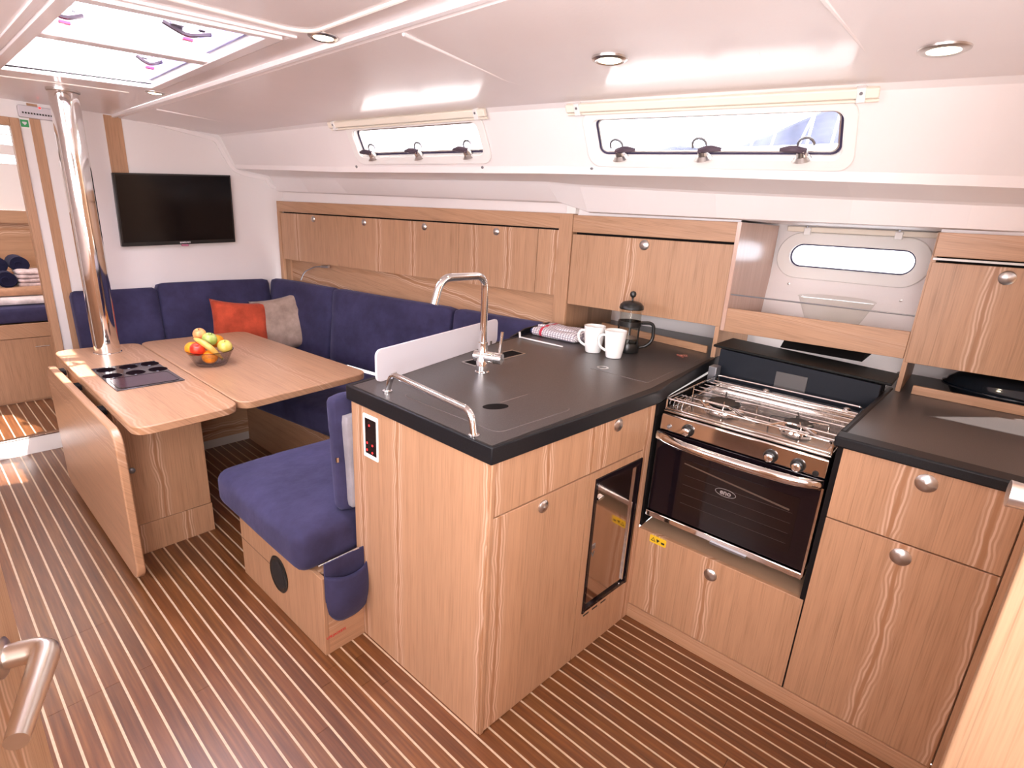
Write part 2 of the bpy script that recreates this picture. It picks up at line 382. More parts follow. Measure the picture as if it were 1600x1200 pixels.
# ---- forward bulkhead with doorway
YW = 3.97
wf = struct('wall_front', (1.2, YW, 0))
obj('bulkhead_panel', G().box(.566, 2.9, YW, YW+.025, 0, 1.96), WALLW, wf)
obj('bulkhead_header', G().box(-.5, .566, YW, YW+.025, 1.825, 1.96), WALLW, wf)
obj('bulkhead_panel', G().box(-1.6, -.5, YW, YW+.025, 0, 1.96), WALLW, wf)
obj('wood_strip', G().box(.609, .652, YW-.004, YW, 0, 1.905), OAKP, wf)
obj('wood_strip', G().box(.937, 1.022, YW-.004, YW, 1.5, 1.905), OAKP, wf)
dr = struct('door_1', (.05, YW, .1))
obj('jamb', G().box(.527, .566, YW-.012, YW+.045, 0, 1.825), OAKP, dr, bev=.002)
obj('jamb', G().box(-.535, -.495, YW-.012, YW+.045, 0, 1.825), OAKP, dr, bev=.002)
obj('door_header', G().box(-.495, .527, YW-.0118, YW+.045, 1.785, 1.825), OAKPY, dr, bev=.002)
sill = struct('trim_1', (.1, YW, 0))
obj('step_riser', G().box(-.495, .60, YW-.012, YW+.012, 0, .098), WHITEP, sill)
obj('metal_edge', G().box(-.495, .60, YW-.016, YW+.02, .098, .106), STEEL, sill, bev=.002)

# ---- right hull liner: lofted section with window openings
#      y,   seam x,  C x,  C z,  L x,   L z,   U x,  U z,  B x,  B z
ST = [(4.0, .977, 1.555, 1.89, 1.645, 1.695, 1.86, 1.665, 1.91, 1.568),
      (2.8, .965, 1.61, 1.89, 1.71, 1.66, 1.93, 1.640, 2.06, 1.56),
      (1.66, .94, 1.73, 1.89, 1.85, 1.652, 2.09, 1.635, 2.20, 1.553),
      (1.50, .938, 1.755, 1.89, 1.88, 1.652, 2.13, 1.625, 2.22, 1.512),
      (.9, .93, 1.865, 1.89, 2.00, 1.645, 2.21, 1.605, 2.27, 1.508),
      (.1, .925, 2.04, 1.89, 2.22, 1.63, 2.32, 1.585, 2.35, 1.505),
      (-.8, .92, 2.28, 1.89, 2.5, 1.61, 2.58, 1.575, 2.60, 1.50)]
def sec(y):
    return interp(ST, y)
def SP(y, t, off=0):
    """point on the sloping cabin side at station y, fraction t from ceiling corner to lip"""
    s_ = sec(y); c = Vector((s_[1], y, s_[2])); l = Vector((s_[3], y, s_[4])); p = c.lerp(l, t)
    if off:
        a = sec(y+.05); b = sec(y-.05); ty = Vector((a[1]-b[1], .1, 0)).normalized(); n = ty.cross((l-c).normalized())
        if n.x > 0: n = -n
        p = p+n*off
    return p
WIN = [(.43, 1.275, .19, .82), (1.755, 2.60, .13, .77)]
wr = struct('wall_right', (2.2, 1.7, 0))
ys = sorted({4.0, 3.6, 3.2, 2.8, 2.2, 1.66, 1.50, .9, .2, .1, -.8} | {a for w_ in WIN for a in w_[:2]}, reverse=True)
ts = sorted({0, .04, .08, .9, .96, 1} | {a for w_ in WIN for a in w_[2:]})
g = G()
def bulge(y, t):
    # soften the top and bottom edges of the slope
    off = 0
    if t <= .08: off = .010*(1-t/.08)
    if t >= .9: off = .010*(t-.9)/.1
    return SP(y, t, off if off else 0)
for a, b in zip(ys, ys[1:]):
    for c0, c1 in zip(ts, ts[1:]):
        if any(w_[0] <= b+1e-6 and a <= w_[1]+1e-6 and w_[2] <= c0+1e-6 and c1 <= w_[3]+1e-6 for w_ in WIN): continue
        g.add([bulge(a, c0), bulge(b, c0), bulge(b, c1), bulge(a, c1)], [(0, 1, 2, 3)])
obj('cabin_side', g, LINER, wr, smooth=60)
g = G()
for a, b in zip(ys, ys[1:]):
    A, B = sec(a), sec(b)
    PA = [bulge(a, 1), Vector((A[5], a, A[6])), Vector((A[5]+.012, a, A[6]-.008)), Vector((A[7], a, A[8])), Vector((A[7]+.02, a, A[8]-.004)), Vector((3.1, a, A[8]-.004))]
    PB = [bulge(b, 1), Vector((B[5], b, B[6])), Vector((B[5]+.012, b, B[6]-.008)), Vector((B[7], b, B[8])), Vector((B[7]+.02, b, B[8]-.004)), Vector((3.1, b, B[8]-.004))]
    for i in range(5): g.add([PA[i], PB[i], PB[i+1], PA[i+1]], [(0, 1, 2, 3)])
obj('side_deck_liner', g, LINER, wr, smooth=60)
# outer hull panel behind the galley, with a cut-out for the low port
HX = lambda z: 2.80+(z-1.2)*.19
def hull(y0, y1, z0, z1): return [(HX(z0), y0, z0), (HX(z0), y1, z0), (HX(z1), y1, z1), (HX(z1), y0, z1)]
g = G()
for (y0, y1, z0, z1) in ((-.8, .235, .0, 1.64), (.755, 4.0, .0, 1.64), (.235, .755, .0, 1.30), (.235, .755, 1.437, 1.64)): g.add(hull(y0, y1, z0, z1), [(0, 1, 2, 3)])
obj('hull_panel', g, LINER, wr)
# ---- ceiling
CE = [(4.0, .977), (1.66, .94), (-.8, .92)]
HQ = [(.40, 1.79), (.802, 1.655), (.845, 2.79), (.40, 2.994)]   # hatch opening, nl nr fr fl
ce = struct('ceiling', (.3, 1.7, 1.91)); ZC = 1.91
g = G()
def slab(g, poly, z0, z1): g.prism([(x, y, z0) for x, y in poly], (0, 0, z1-z0))
sx_ = lambda y: interp([(a, b) for a, b in CE], y)[0]
slab(g, [(-1.7, -1.5), (-.75, -1.5), (-.75, 4), (-1.7, 4)], ZC, ZC+.04)
slab(g, [(-.75, -.35), (sx_(-.35), -.35), (sx_(1.655), 1.655), HQ[1], HQ[0], (-.75, 1.79)], ZC, ZC+.04)
slab(g, [(-.75, -1.5), (.93, -1.5), (.93, -.35), (-.75, -.35)], ZC, ZC+.04)
slab(g, [(-.75, 1.79), HQ[0], HQ[3], (-.75, 2.994)], ZC, ZC+.04)
slab(g, [HQ[1], (sx_(1.655), 1.655), (sx_(2.79), 2.79), HQ[2]], ZC, ZC+.04)
slab(g, [(-.75, 2.994), HQ[3], HQ[2], (sx_(2.79), 2.79), (.977, 4), (-.75, 4)], ZC, ZC+.04)
obj('headliner', g, LINERC, ce)
g = G()
for a, b in zip(ys, ys[1:]):
    A, B = sec(a), sec(b)
    QA = [(A[0], a, ZC), (A[0], a, ZC-.014), (A[0]+.012, a, ZC-.016), (A[0]+.012, a, ZC-.004), (A[0]+.03, a, ZC-.004), (A[0]+.035, a, 1.897), tuple(bulge(a, 0))]
    QB = [(B[0], b, ZC), (B[0], b, ZC-.014), (B[0]+.012, b, ZC-.016), (B[0]+.012, b, ZC-.004), (B[0]+.03, b, ZC-.004), (B[0]+.035, b, 1.897), tuple(bulge(b, 0))]
    for i in range(6): g.add([QA[i], QB[i], QB[i+1], QA[i+1]], [(0, 1, 2, 3)])
obj('side_headliner', g, LINERC, ce, smooth=50)
# hatch coaming walls going up through the deck
cm = struct('window_3', (.6, 2.3, ZC))
g = G()
up_ = [Vector((x, y, ZC+.16)) for x, y in HQ]
lo_ = [Vector((x, y, ZC)) for x, y in HQ]
for i in range(4):
    j = (i+1) % 4; g.add([lo_[i], lo_[j], up_[j], up_[i]], [(0, 1, 2, 3)])
obj('coaming', g, WHITEP, cm)
def frame_poly(q, d):
    c = sum((Vector(p) for p in q), Vector((0, 0)))/4
    out = []
    for p in q:
        p = Vector(p); out.append((p.x+(d if p.x > c.x else -d), p.y+(d if p.y > c.y else -d)))
    return out
def subq(q, n=1): return q
o1 = [(x, y, ZC-.012) for x, y in frame_poly(HQ, .03)]; i1 = [(x, y, ZC-.012) for x, y in frame_poly(HQ, -.004)]
obj('frame_trim', G().ring(o1, i1, (0, 0, .014)), LINERC, cm, bev=.003)
o1 = [(x, y, ZC-.006) for x, y in frame_poly(HQ, .058)]; i1 = [(x, y, ZC-.006) for x, y in frame_poly(HQ, .042)]
obj('frame_trim', G().ring(o1, i1, (0, 0, .008)), LINERC, cm, bev=.002)
# crossbar between the two lenses
obj('crossbar', G().prism([(.395, 2.30, ZC-.01), (.83, 2.165, ZC-.01), (.83, 2.105, ZC-.01), (.395, 2.235, ZC-.01)], (0, 0, .045)), LINERC, cm, bev=.004)
for q in (((.402, 1.80), (.80, 1.665), (.818, 2.14), (.402, 2.27)), ((.402, 2.28), (.822, 2.15), (.842, 2.785), (.402, 2.985))):
    obj('pane', G().prism([(x, y, ZC+.10) for x, y in q], (0, 0, .012)), LENS, cm)
    c_ = [sum(p[i] for p in q)/4 for i in (0, 1)]; oo = [(x, y, ZC+.092) for x, y in q]; ii = [(c_[0]+(x-c_[0])*.955, c_[1]+(y-c_[1])*.96, ZC+.092) for x, y in q]
    obj('lens_frame', G().ring(oo, ii, (0, 0, .006)), plain('lens_frame_pale', (.80, .74, .82), .4), cm)
g = G(); 
obj('rubber_seal', G().prism([(.793, 1.67, ZC+.018), (.8015, 1.665, ZC+.018), (.8435, 2.78, ZC+.018), (.835, 2.785, ZC+.018)], (0, 0, .05)), plain('violet_grey_seal', (.16, .14, .30), .3), cm)
obj('rubber_seal', G().tube([(x, y, ZC+.004) for x, y in (HQ[3], HQ[2])], .004, 6), DARK, cm)
def hatch_latch(x, y, sc=1.35):
    H = ZC
    B = lambda x0, x1, y0, y1, z0, z1: (x+x0*sc, x+x1*sc, y+y0*sc, y+y1*sc, H+z0, H+z1)
    p = obj('latch', G().box(*B(-.035, -.010, -.018, .018, .045, .10)), GREYM, cm, bev=.003)
    obj('catch', G().box(*B(.022, .036, -.014, .014, .05, .10)), GREYM, p, bev=.003)
    obj('lever', G().tube(fillet([(x-.048*sc, y, H+.055), (x-.005, y-.004, H+.032), (x+.048*sc, y-.004, H+.052)], .02), .010, 8), plain('dark_lever', (.10, .08, .10), .35, .4), p)
    obj('release_button', G().box(x-.015, x+.012, y-.008, y+.008, H+.016, H+.024), plain('red_plastic', (.4, .01, .06), .4), p, bev=.001)
hatch_latch(.724, 2.01); hatch_latch(.775, 2.55, .8); hatch_latch(.455, 2.17, .9)
dk = struct('ceiling', (.5, 2, 2.0)); g = G()  # unseen slab added so the sun enters only by the hatch
for (x0, x1, y0, y1) in ((-1.8, .33, -1.6, 6.2), (.90, 2.35, -1.6, 6.2), (.33, .90, -1.6, 1.60), (.33, .90, 3.05, 6.2)): g.box(x0, x1, y0, y1, 2.045, 2.075)
obj('sun_shield', g, WHITEP, dk)
obj('side_sun_shield', G().box(2.9, 3.4, -1.6, 4.2, 1.66, 1.69), WHITEP, dk)  # unseen strip added over the hull gap against stray sun
# decorative beads of the headliner panels (raised piping)
tr = struct('trim_2', (.3, 1.6, ZC))
def bead(par, path, z, r=.004, mat=BEAD, fr=.08):
    p = fillet([(x, y, z) for x, y in path], fr, 6); return obj('bead', G().tube(p, r, 8), mat, par)
bead(tr, [(.35, 1.62), (.57, 1.593), (.865, 1.545), (.858, 1.14), (.85, .2), (.2, .1)], ZC-.001, .006)
bead(tr, [(.30, 3.27), (.43, 3.229), (.62, 3.14), (.835, 3.07)], ZC-.001, .003)
tr = struct('trim_3', (1.3, 2, 1.895))
bead(tr, [(1.02, 3.34), (1.40, 3.39), (1.40, 3.0), (1.485, 2.1), (1.54, 1.66), (1.45, 1.62)], 1.894, .004, LINERC, .12)
bead(tr, [(.975, 1.272), (1.55, 1.36), (1.66, .95), (1.68, .60), (1.55, .57)], 1.894, .005, LINERC, .13)
bead(tr, [(1.0, .372), (1.3, .368), (1.57, .359), (1.97, .349)], 1.893, .005, LINERC, .05)
# left and back shell of the saloon (behind the camera)
wl = struct('wall_left', (-1.6, 1, 0))
obj('side_panel', G().box(-1.62, -1.58, -1.5, 4, 0, 1.42).box(-1.62, -1.58, -1.5, 4, 1.8, 1.95).box(-1.62, -1.58, -1.5, .3, 1.42, 1.8).box(-1.62, -1.58, 2.1, 4, 1.42, 1.8), LINER, wl)
obj('locker_front', G().box(-1.58, -1.25, -.7, 3.97, .0, .85), OAK, wl)
wb = struct('wall_back', (0, -1.5, 0))
obj('back_panel', G().box(-1.7, 2.9, -1.54, -1.5, 0, 1.95), OAK, wb)

# TV wall / liner junction trim
tr = struct('trim_4', (1.6, YW, 1.6))
prof = [(1.10, 1.906), (1.17, 1.912), (1.535, 1.866), (1.625, 1.692), (1.70, 1.668), (1.855, 1.650), (1.868, 1.607), (1.93, 1.600)]
P = fillet([(x, YW-.012, z) for x, z in prof], .035, 4)
lo = []
for i, p in enumerate(P):
    t = (P[min(i+1, len(P)-1)]-P[max(i-1, 0)]).normalized(); nrm = Vector((t.z, 0, -t.x))
    lo.append(p - Vector((-nrm.x, 0, -nrm.z))*.022)
g = G()
n_ = len(P)
vs = [p for p in P]+[q for q in lo]+[p+Vector((0, .02, 0)) for p in P]+[q+Vector((0, .02, 0)) for q in lo]
fs = []
for i in range(n_-1): fs += [(i, i+1, n_+i+1, n_+i), (n_+i, n_+i+1, 3*n_+i+1, 3*n_+i), (i, 2*n_+i, 2*n_+i+1, i+1)]
obj('moulding', G().add(vs, fs), LINER, tr, smooth=50)

# ---- windows in the cabin side
def loc_frame(y, t):
    p = SP(y, t); a = SP(y+.05, t)-SP(y-.05, t); a.normalize(); s_ = sec(y)
    b = Vector((s_[3]-s_[1], 0, s_[4]-s_[2])).normalized(); n = a.cross(b)
    if n.x > 0: n = -n
    return p, a, b, n   # a = +y along, b = down the slope, n = inward
def side_window(name, y0, y1, t0, t1, latches, lt, slant):
    yc, tc_ = (y0+y1)/2, (t0+t1)/2; s_ = sec(yc); Ls = math.hypot(s_[3]-s_[1], s_[4]-s_[2])
    p0, a, b, n = loc_frame(yc, tc_)
    hw = (y1-y0)/2; hh = (t1-t0)*Ls/2
    st = struct(name, p0)
    def pts(du, dv, r, off):
        out = []
        for u, v in rrect(-hw-du, hw+du, -hh-dv, hh+dv, r, 6):
            u2_ = u + slant*(-v)   # raked ends
            yy = yc+u2_; tt = tc_+v/Ls
            out.append(SP(yy, tt, off))
        return out
    obj('window_frame', G().ring(pts(.028, .028, .05, .001), pts(-.008, -.008, .03, .001), n*.010), WHITEP, st, bev=.003)
    obj('coaming', G().ring(pts(-.006, -.006, .03, -.045), pts(-.010, -.010, .03, -.045), n*.047), WHITEP, st)
    obj('gasket', G().ring(pts(-.009, -.009, .03, -.030), pts(-.017, -.017, .024, -.030), n*.006), plain('dark_seal', (.03, .02, .06), .4), st)
    obj('metal_rim', G().ring(pts(-.017, -.017, .024, -.034), pts(-.022, -.022, .02, -.034), n*.008), SATIN, st)
    obj('pane', G().prism(pts(-.018, -.018, .024, -.040), n*-.006), PANE, st)
    for y in latches:
        q = SP(y, lt, -.012); dn = b
        q = q+n*.012; base = obj('latch', G().tube([q+dn*.034, q+dn*.022], [.032, .022], 14).tube([q+dn*.026, q-dn*.004+n*.012], [.020, .014], 12), SATIN, st)
        sgn = -1 if (name == 'window_1' and y > .6) else 1
        obj('lever', G().tube(fillet([q+dn*.004+n*.010-a*.008*sgn, q+dn*-.010+n*.020+a*.02*sgn, q+dn*-.006+n*.018+a*.066*sgn], .02), [.013]+[.012]*6+[.006], 8), plain('violet_dark_metal', (.12, .09, .12), .35, .5), base)
        ringc = q-dn*.014-a*.010*sgn
        obj('lock_ring', G().tube([ringc+a*.024*math.cos(t)-dn*.024*math.sin(t) for t in [PI*k/8-.4 for k in range(10)]], .0045, 6), GREYM, base)
    return st
side_window('window_1', WIN[0][0]+.012, WIN[0][1]-.012, WIN[0][2]+.03, WIN[0][3]-.03, (1.165, .865, .56), .66, .0)
side_window('window_2', WIN[1][0]+.012, WIN[1][1]-.012, WIN[1][2]+.03, WIN[1][3]-.03, (2.49, 2.17, 1.87), .62, .0)
def blind(y0, y1, t, label):
    st = thing('roller_blind', label, 'blind', SP((y0+y1)/2, t))
    a_ = SP(y0, t, .012); b_ = SP(y1, t, .012)
    g = G(); n = loc_frame((y0+y1)/2, t)[3]; b = loc_frame((y0+y1)/2, t)[2]
    obj('cassette', G().hexa([a_-b*.017, b_-b*.017, b_+b*.017, a_+b*.017, a_-b*.015+n*.02, b_-b*.015+n*.02, b_+b*.012+n*.02, a_+b*.012+n*.02]), CREAM, st, bev=.004)
    obj('bottom_bar', G().tube([a_+b*.022+n*.004, b_+b*.022+n*.004], .005, 8), CREAM, st)
    for yy in (y0+.045, y1-.045):
        p = SP(yy, t, .012); br = obj('bracket', G().hexa([p-b*.020-Vector((0, .012, 0)), p-b*.020+Vector((0, .012, 0)), p+b*.026+Vector((0, .012, 0)), p+b*.026-Vector((0, .012, 0)), p-b*.018-Vector((0, .012, 0))+n*.023, p-b*.018+Vector((0, .012, 0))+n*.023, p+b*.022+Vector((0, .012, 0))+n*.023, p+b*.022-Vector((0, .012, 0))+n*.023]), WHITEP, st, bev=.002)
        obj('screw', G().lathe([(0, .0015), (.004, .0015), (.005, 0)], p-b*.004+n*.0235, n, 8), GREYM, br)
blind(.368, 1.338, .075, 'long cream roller blind cassette above the wide cabin side window')
blind(1.70, 2.712, .055, 'shorter cream roller blind cassette above the forward cabin side window')
for y, t, lb in ((1.289, .931, 'small screw head below the left corner of the wide window'), (.464, .959, 'small screw head below the right corner of the wide window'), (2.647, .90, 'small screw head below the left corner of the forward window'), (1.811, .92, 'small screw head below the right corner of the forward window')):
    p = SP(y, t, .0); n = loc_frame(y, t)[3]
    tag(obj('screw_head', G().lathe([(.0075, -.004), (.0075, .0015), (.004, .003), (0, .003)], p+n*.001, n, 12), GREYM), lb, 'screw')
# low port in the hull panel
p3 = struct('window_4', (2.82, .495, 1.37))
def HP(y, z, off=0): return Vector((HX(z)-off, y, z))
def hpr(du, dv, r, off): return [HP(.495+u, 1.369+v*1.0+(u)*.0, off) for u, v in rrect(-.245-du, .245+du, -.052-dv, .052+dv, r, 8)]
obj('window_frame', G().ring(hpr(.055, .052, .10, 0), hpr(0, 0, .05, 0), (-.012, 0, 0)), WHITEP, p3, bev=.004)
obj('coaming', G().ring(hpr(.004, .004, .054, -.05), hpr(0, 0, .05, -.05), (-.06, 0, 0)), WHITEP, p3)
obj('gasket', G().ring(hpr(0, 0, .05, -.016), hpr(-.006, -.006, .045, -.016), (-.006, 0, 0)), plain('dark_violet_seal', (.02, .01, .05), .4), p3)
obj('pane', G().prism(hpr(-.002, -.002, .05, -.03), (.004, 0, 0)), PANE, p3)
bl = thing('roller_blind', 'narrow cream blind cassette above the low oval port', 'blind', (2.84, .48, 1.48))
obj('cassette', G().box(2.815, 2.85, .19, .77, 1.474, 1.497), CREAM, bl, bev=.003)
for y in (.68, .33):
    br = obj('bracket', G().box(2.80, 2.815, y-.014, y+.014, 1.462, 1.492), WHITEP, bl, bev=.002)
    obj('screw', G().lathe([(0, .003), (.005, .003), (.005, 0)], (2.80, y, 1.497), (-1, 0, 0), 8), GREYM, br)
for y, z, lb in ((.715, 1.235, 'screw in the hull panel under the left end of the low port'), (.265, 1.215, 'screw in the hull panel under the right end of the low port')):
    tag(obj('screw_head', G().lathe([(.006, -.002), (.006, .0015), (0, .003)], HP(y, z, .001), (-1, 0, 0), 10), SATIN), lb, 'screw')

# ---- outside: moored yacht seen through the wide window
bt = thing('moored_yacht', 'moored yacht with grey blue sail cover and white stays seen through the wide window', 'boat', (9, 2.5, .5))
SAILC = plain('sail_cover', (.11, .115, .17), .8, noise=.4, nscale=2); HULLW = plain('yacht_white', (.9, .9, .92), .4)
obj('hull', G().prism([(8.2, -2, 1.0), (8.2, 7.5, 1.0), (9.5, 8.5, 1.0), (10.6, 7.5, 1.0), (10.6, -2, 1.0)], (0, 0, 1.42)), HULLW, bt, bev=.05)
obj('spray_hood', G().prism([(8.6, 5.0, 2.40), (8.6, 3.75, 2.40), (8.6, 3.8, 2.68), (8.6, 4.3, 2.76), (8.6, 4.9, 2.66)], (1.6, 0, 0)), SAILC, bt, bev=.04)
obj('sail_cover', G().prism([(9.2, 3.75, 2.42), (9.2, 1.4, 2.42), (9.2, 1.4, 3.6), (9.2, 1.95, 3.35), (9.2, 2.35, 3.2), (9.2, 3.0, 2.95), (9.2, 3.6, 2.72)], (.5, 0, 0)), SAILC, bt, bev=.05)
obj('mast', G().tube([(9.1, 1.75, 1.5), (9.1, 1.75, 9)], .05, 10), HULLW, bt)
for ya, yb in ((3.1, 2.7), (2.8, 2.5), (2.5, 1.9), (2.3, 2.2), (2.0, 1.9)):
    obj('stay', G().tube([(8.4, ya, 2.2), (8.7, yb, 4.4)], .016, 6), HULLW, bt)
obj('guard_rail', G().tube(fillet([(8.4, 3.7, 2.2), (8.4, 3.4, 2.62), (8.4, 1.4, 2.60)], .2), .03, 8), HULLW, bt)

# ---- downlights
def downlight(x, y, z, lb, r=.036, e=3.2):
    t = thing('downlight', lb, 'lamp', (x, y, z))
    obj('bezel', G().lathe([(r*.78, .004), (r*.80, -.004), (r, -.006), (r*1.22, -.002), (r*1.24, .004)], (x, y, z), (0, 0, 1), 28), SATIN, t)
    obj('lamp_lens', G().lathe([(0, -.0045), (r*.7, -.0045), (r*.82, -.003), (r*.82, .003)], (x, y, z), (0, 0, 1), 24), LAMP, t)
    light('downlight_glow', 'SPOT', (x, y, z-.02), e, (1, .82, .58), direction=(0, 0, -1), spot_size=math.radians(125), spot_blend=.6, shadow_soft_size=.03)
downlight(.901, 1.532, 1.909, 'warm round ceiling downlight right beside the near corner of the skylight', .034)
downlight(.901, 2.946, 1.909, 'small warm ceiling downlight beside the far corner of the skylight', .032)
downlight(1.405, .921, 1.8885, 'round ceiling downlight above the worktop, between the two headliner beads', .040)
downlight(1.717, .206, 1.886, 'round warm ceiling downlight above the cooker at the upper right', .043)

# ================================================================ HULL-SIDE LOCKERS
LP = [(4.2, 1.88), (3.97, 1.905), (1.64, 2.235), (.15, 2.37), (-.6, 2.428)]
def LX(y, off=0): return interp(LP, y)[0]+off
def lbox(g, y0, y1, z0, z1, o0, o1):
    """board parallel to the locker fronts, offsets o0 (inboard) to o1 (outboard)"""
    return g.hexa([(LX(y0, o0), y0, z0), (LX(y0, o1), y0, z0), (LX(y1, o1), y1, z0), (LX(y1, o0), y1, z0),
                   (LX(y0, o0), y0, z1), (LX(y0, o1), y0, z1), (LX(y1, o1), y1, z1), (LX(y1, o0), y1, z1)])
def knob(par, c, ax, r=.021):
    k = obj('lock_knob', G().lathe([(r*1.08, 0), (r*1.08, .004), (r*.95, .0065), (r*.55, .010), (0, .0115)], c, ax, 20), SATIN, par)
    return k
nL = lambda y: Vector((-1, (LX(y+.1)-LX(y-.1))/.2, 0)).normalized()
sal = thing('overhead_locker', 'long light wood saloon locker with four top hinged doors above the blue settee', 'locker', (2.08, 2.8, 1.1))
obj('top_rail', lbox(G(), 1.66, 3.965, 1.428, 1.50, -.004, .018), OAKPY, sal, bev=.002)
obj('end_stile', lbox(G(), 3.935, 3.965, .93, 1.428, -.004, .018), OAKP, sal)
obj('top_board', lbox(G(), 1.66, 3.965, 1.485, 1.50, .018, .30), OAKY, sal)
obj('bottom_board', lbox(G(), 1.66, 3.94, 1.098, 1.110, .018, .30), OAKY, sal)
obj('back_panel', lbox(G(), 1.66, 3.968, .80, 1.098, .075, .09), OAKY, sal)
obj('carcass', lbox(G(), 1.67, 3.93, 1.112, 1.484, .024, .28), DARK, sal)  # dark block paints the shade inside the locker behind the door gaps
obj('end_board', lbox(G(), 3.95, 3.967, .80, 1.42, .0, .09), OAKP, sal)
dy = [3.932, 3.326, 2.803, 2.300, 1.786]
for i in range(4):
    d = obj('door', lbox(G(), dy[i+1]+.0012, dy[i]-.0012, 1.097, 1.420, 0, .018), OAK, sal, bev=.0012)
    yk = (3.564, 3.065, 2.556, 2.043)[i]; knob(d, (LX(yk, -.001), yk, 1.392), nL(yk), .018)
obj('filler_panel', lbox(G(), 1.665, 1.784, 1.097, 1.420, 0, .018), OAK, sal, bev=.001)
obj('frieze', lbox(G(), 1.66, 3.966, 1.500, 1.585, .05, .06), LINER, sal)
ps = thing('locker_post', 'upright light wood post between the saloon lockers and the galley locker', 'post', (2.24, 1.63, .925))
obj('post', lbox(G(), 1.59, 1.665, .925, 1.50, -.006, .10), OAKP, ps, bev=.002)
obj('white_cover', lbox(G(), 1.582, 1.635, 1.50, 1.64, 0, .08), WHITEP, ps, bev=.002)
gal = thing('galley_locker', 'light wood galley locker with one wide door behind the coffee press', 'locker', (2.28, 1.2, 1.06))
obj('top_rail', lbox(G(), .822, 1.588, 1.415, 1.495, -.004, .018), OAKPY, gal, bev=.002)
d = obj('door', lbox(G(), .824, 1.586, 1.063, 1.405, 0, .018), OAK, gal, bev=.0015); knob(d, (LX(1.21, -.001), 1.21, 1.378), nL(1.21), .021)
obj('bottom_board', lbox(G(), .83, 1.588, 1.063, 1.078, .018, .45), OAKY, gal)
obj('carcass', lbox(G(), .83, 1.58, 1.08, 1.48, .024, .40), DARK, gal)  # black filling stands for shade behind the galley door
obj('side_panel', lbox(G(), .806, .822, 1.05, 1.495, -.004, .50), wood('gloss_side_veneer', 'Z', base=(.56, .36, .28), dark=(.50, .31, .24), rough=.22, flame=0, period=5), gal)
obj('end_panel', lbox(G(), 1.588, 1.60, .925, 1.06, .0, .45), OAKP, gal)
obj('lower_post', lbox(G(), .826, .844, .925, 1.063, 0, .40), OAKP, gal)
obj('frieze', lbox(G(), .822, 1.588, 1.495, 1.53, .03, .04), LINER, gal)
# cooker alcove shelf
sh = thing('alcove_shelf', 'open light wood shelf with a thin metal guard rail above the cooker', 'shelf', (2.4, .5, 1.05))
obj('front_board', lbox(G(), .172, .822, 1.047, 1.146, 0, .018), OAKPY, sh, bev=.0015)
obj('shelf_board', lbox(G(), .172, .806, 1.075, 1.09, .018, .48), BASEW, sh)
obj('guard_rail', G().tube([(LX(.806, .01), .806, 1.203), (LX(.172, .01), .172, 1.203)], .003, 8), GREYM, sh)
rl = thing('end_locker', 'light wood locker door with round knob at the right edge above the roaster', 'locker', (2.38, -.1, 1.03))
obj('top_rail', lbox(G(), -.6, .165, 1.412, 1.49, -.03, .018), OAKPY, rl, bev=.002)
obj('frieze', lbox(G(), -.6, .165, 1.49, 1.53, .02, .03), LINER, rl)
obj('white_strip', lbox(G(), -.6, .165, 1.400, 1.407, -.006, .018), WHITEP, rl)
d = obj('door', lbox(G(), -.6, .165, 1.036, 1.392, 0, .018), OAK, rl, bev=.0015); knob(d, (LX(-.038, -.001), -.038, 1.359), nL(-.038), .021)
obj('side_panel', lbox(G(), .156, .171, .925, 1.49, .003, .50), OAKP, rl)
obj('bottom_board', lbox(G(), -.6, .156, 1.036, 1.05, .018, .45), OAKY, rl)
obj('carcass', lbox(G(), -.6, .15, 1.052, 1.47, .024, .38), DARK, rl)  # dark filling painted in for the unlit inside of the locker
# wiring lamp: gooseneck reading light under the saloon locker
lp = thing('reading_lamp', 'slim gooseneck reading lamp under the saloon locker above the settee corner', 'lamp', (1.95, 3.75, .97))
obj('gooseneck', G().tube(fillet([(1.955, 3.78, .955), (1.965, 3.74, 1.02), (1.985, 3.62, 1.066), (2.00, 3.55, 1.072)], .05, 6), .004, 8), GREYM, lp)
obj('lamp_head', G().tube([(2.0, 3.56, 1.072), (2.012, 3.48, 1.078)], [.008, .011], 10), SATIN, lp)

# ================================================================ GALLEY ISLAND
UF = Vector((1, -.0678, 0)).normalized()          # direction of the island's front
def IF(x, off=0): return Vector((x, .813-(x-.883)*.0678, 0))+Vector((-.0678, -1, 0)).normalized()*off
def ibox(g, x0, x1, z0, z1, o0, o1):
    a, b, c_, d = IF(x0, o1), IF(x1, o1), IF(x1, o0), IF(x0, o0)
    Z = Vector((0, 0, 1)); return g.hexa([a+Z*z0, b+Z*z0, c_+Z*z0, d+Z*z0, a+Z*z1, b+Z*z1, c_+Z*z1, d+Z*z1])
isl = thing('galley_island', 'light wood galley island cabinet carrying the sink and the dark worktop', 'cabinet', (.883, .813, 0))
obj('side_panel', G().box(.883, .901, .817, 1.43, 0, .876), OAK, isl, bev=.002)
obj('corner_post', ibox(G(), .8855, .9, 0, .876, -.02, .002), OAKP, isl, bev=.003)
obj('back_panel', G().hexa([(.90, 1.41, 0), (2.2, 1.60, 0), (2.2, 1.615, 0), (.90, 1.43, 0), (.90, 1.41, .876), (2.2, 1.60, .876), (2.2, 1.615, .876), (.90, 1.43, .876)]), OAKX, isl)
obj('door', ibox(G(), .901, 1.303, .004, .714, -.018, .0), OAK, isl, bev=.0015)
knob(isl.children[-1] if False else [o for o in isl.children if o.name.startswith('door')][-1], IF(1.091)+Vector((0, 0, .684)), (-.0678, -1, 0), .018)
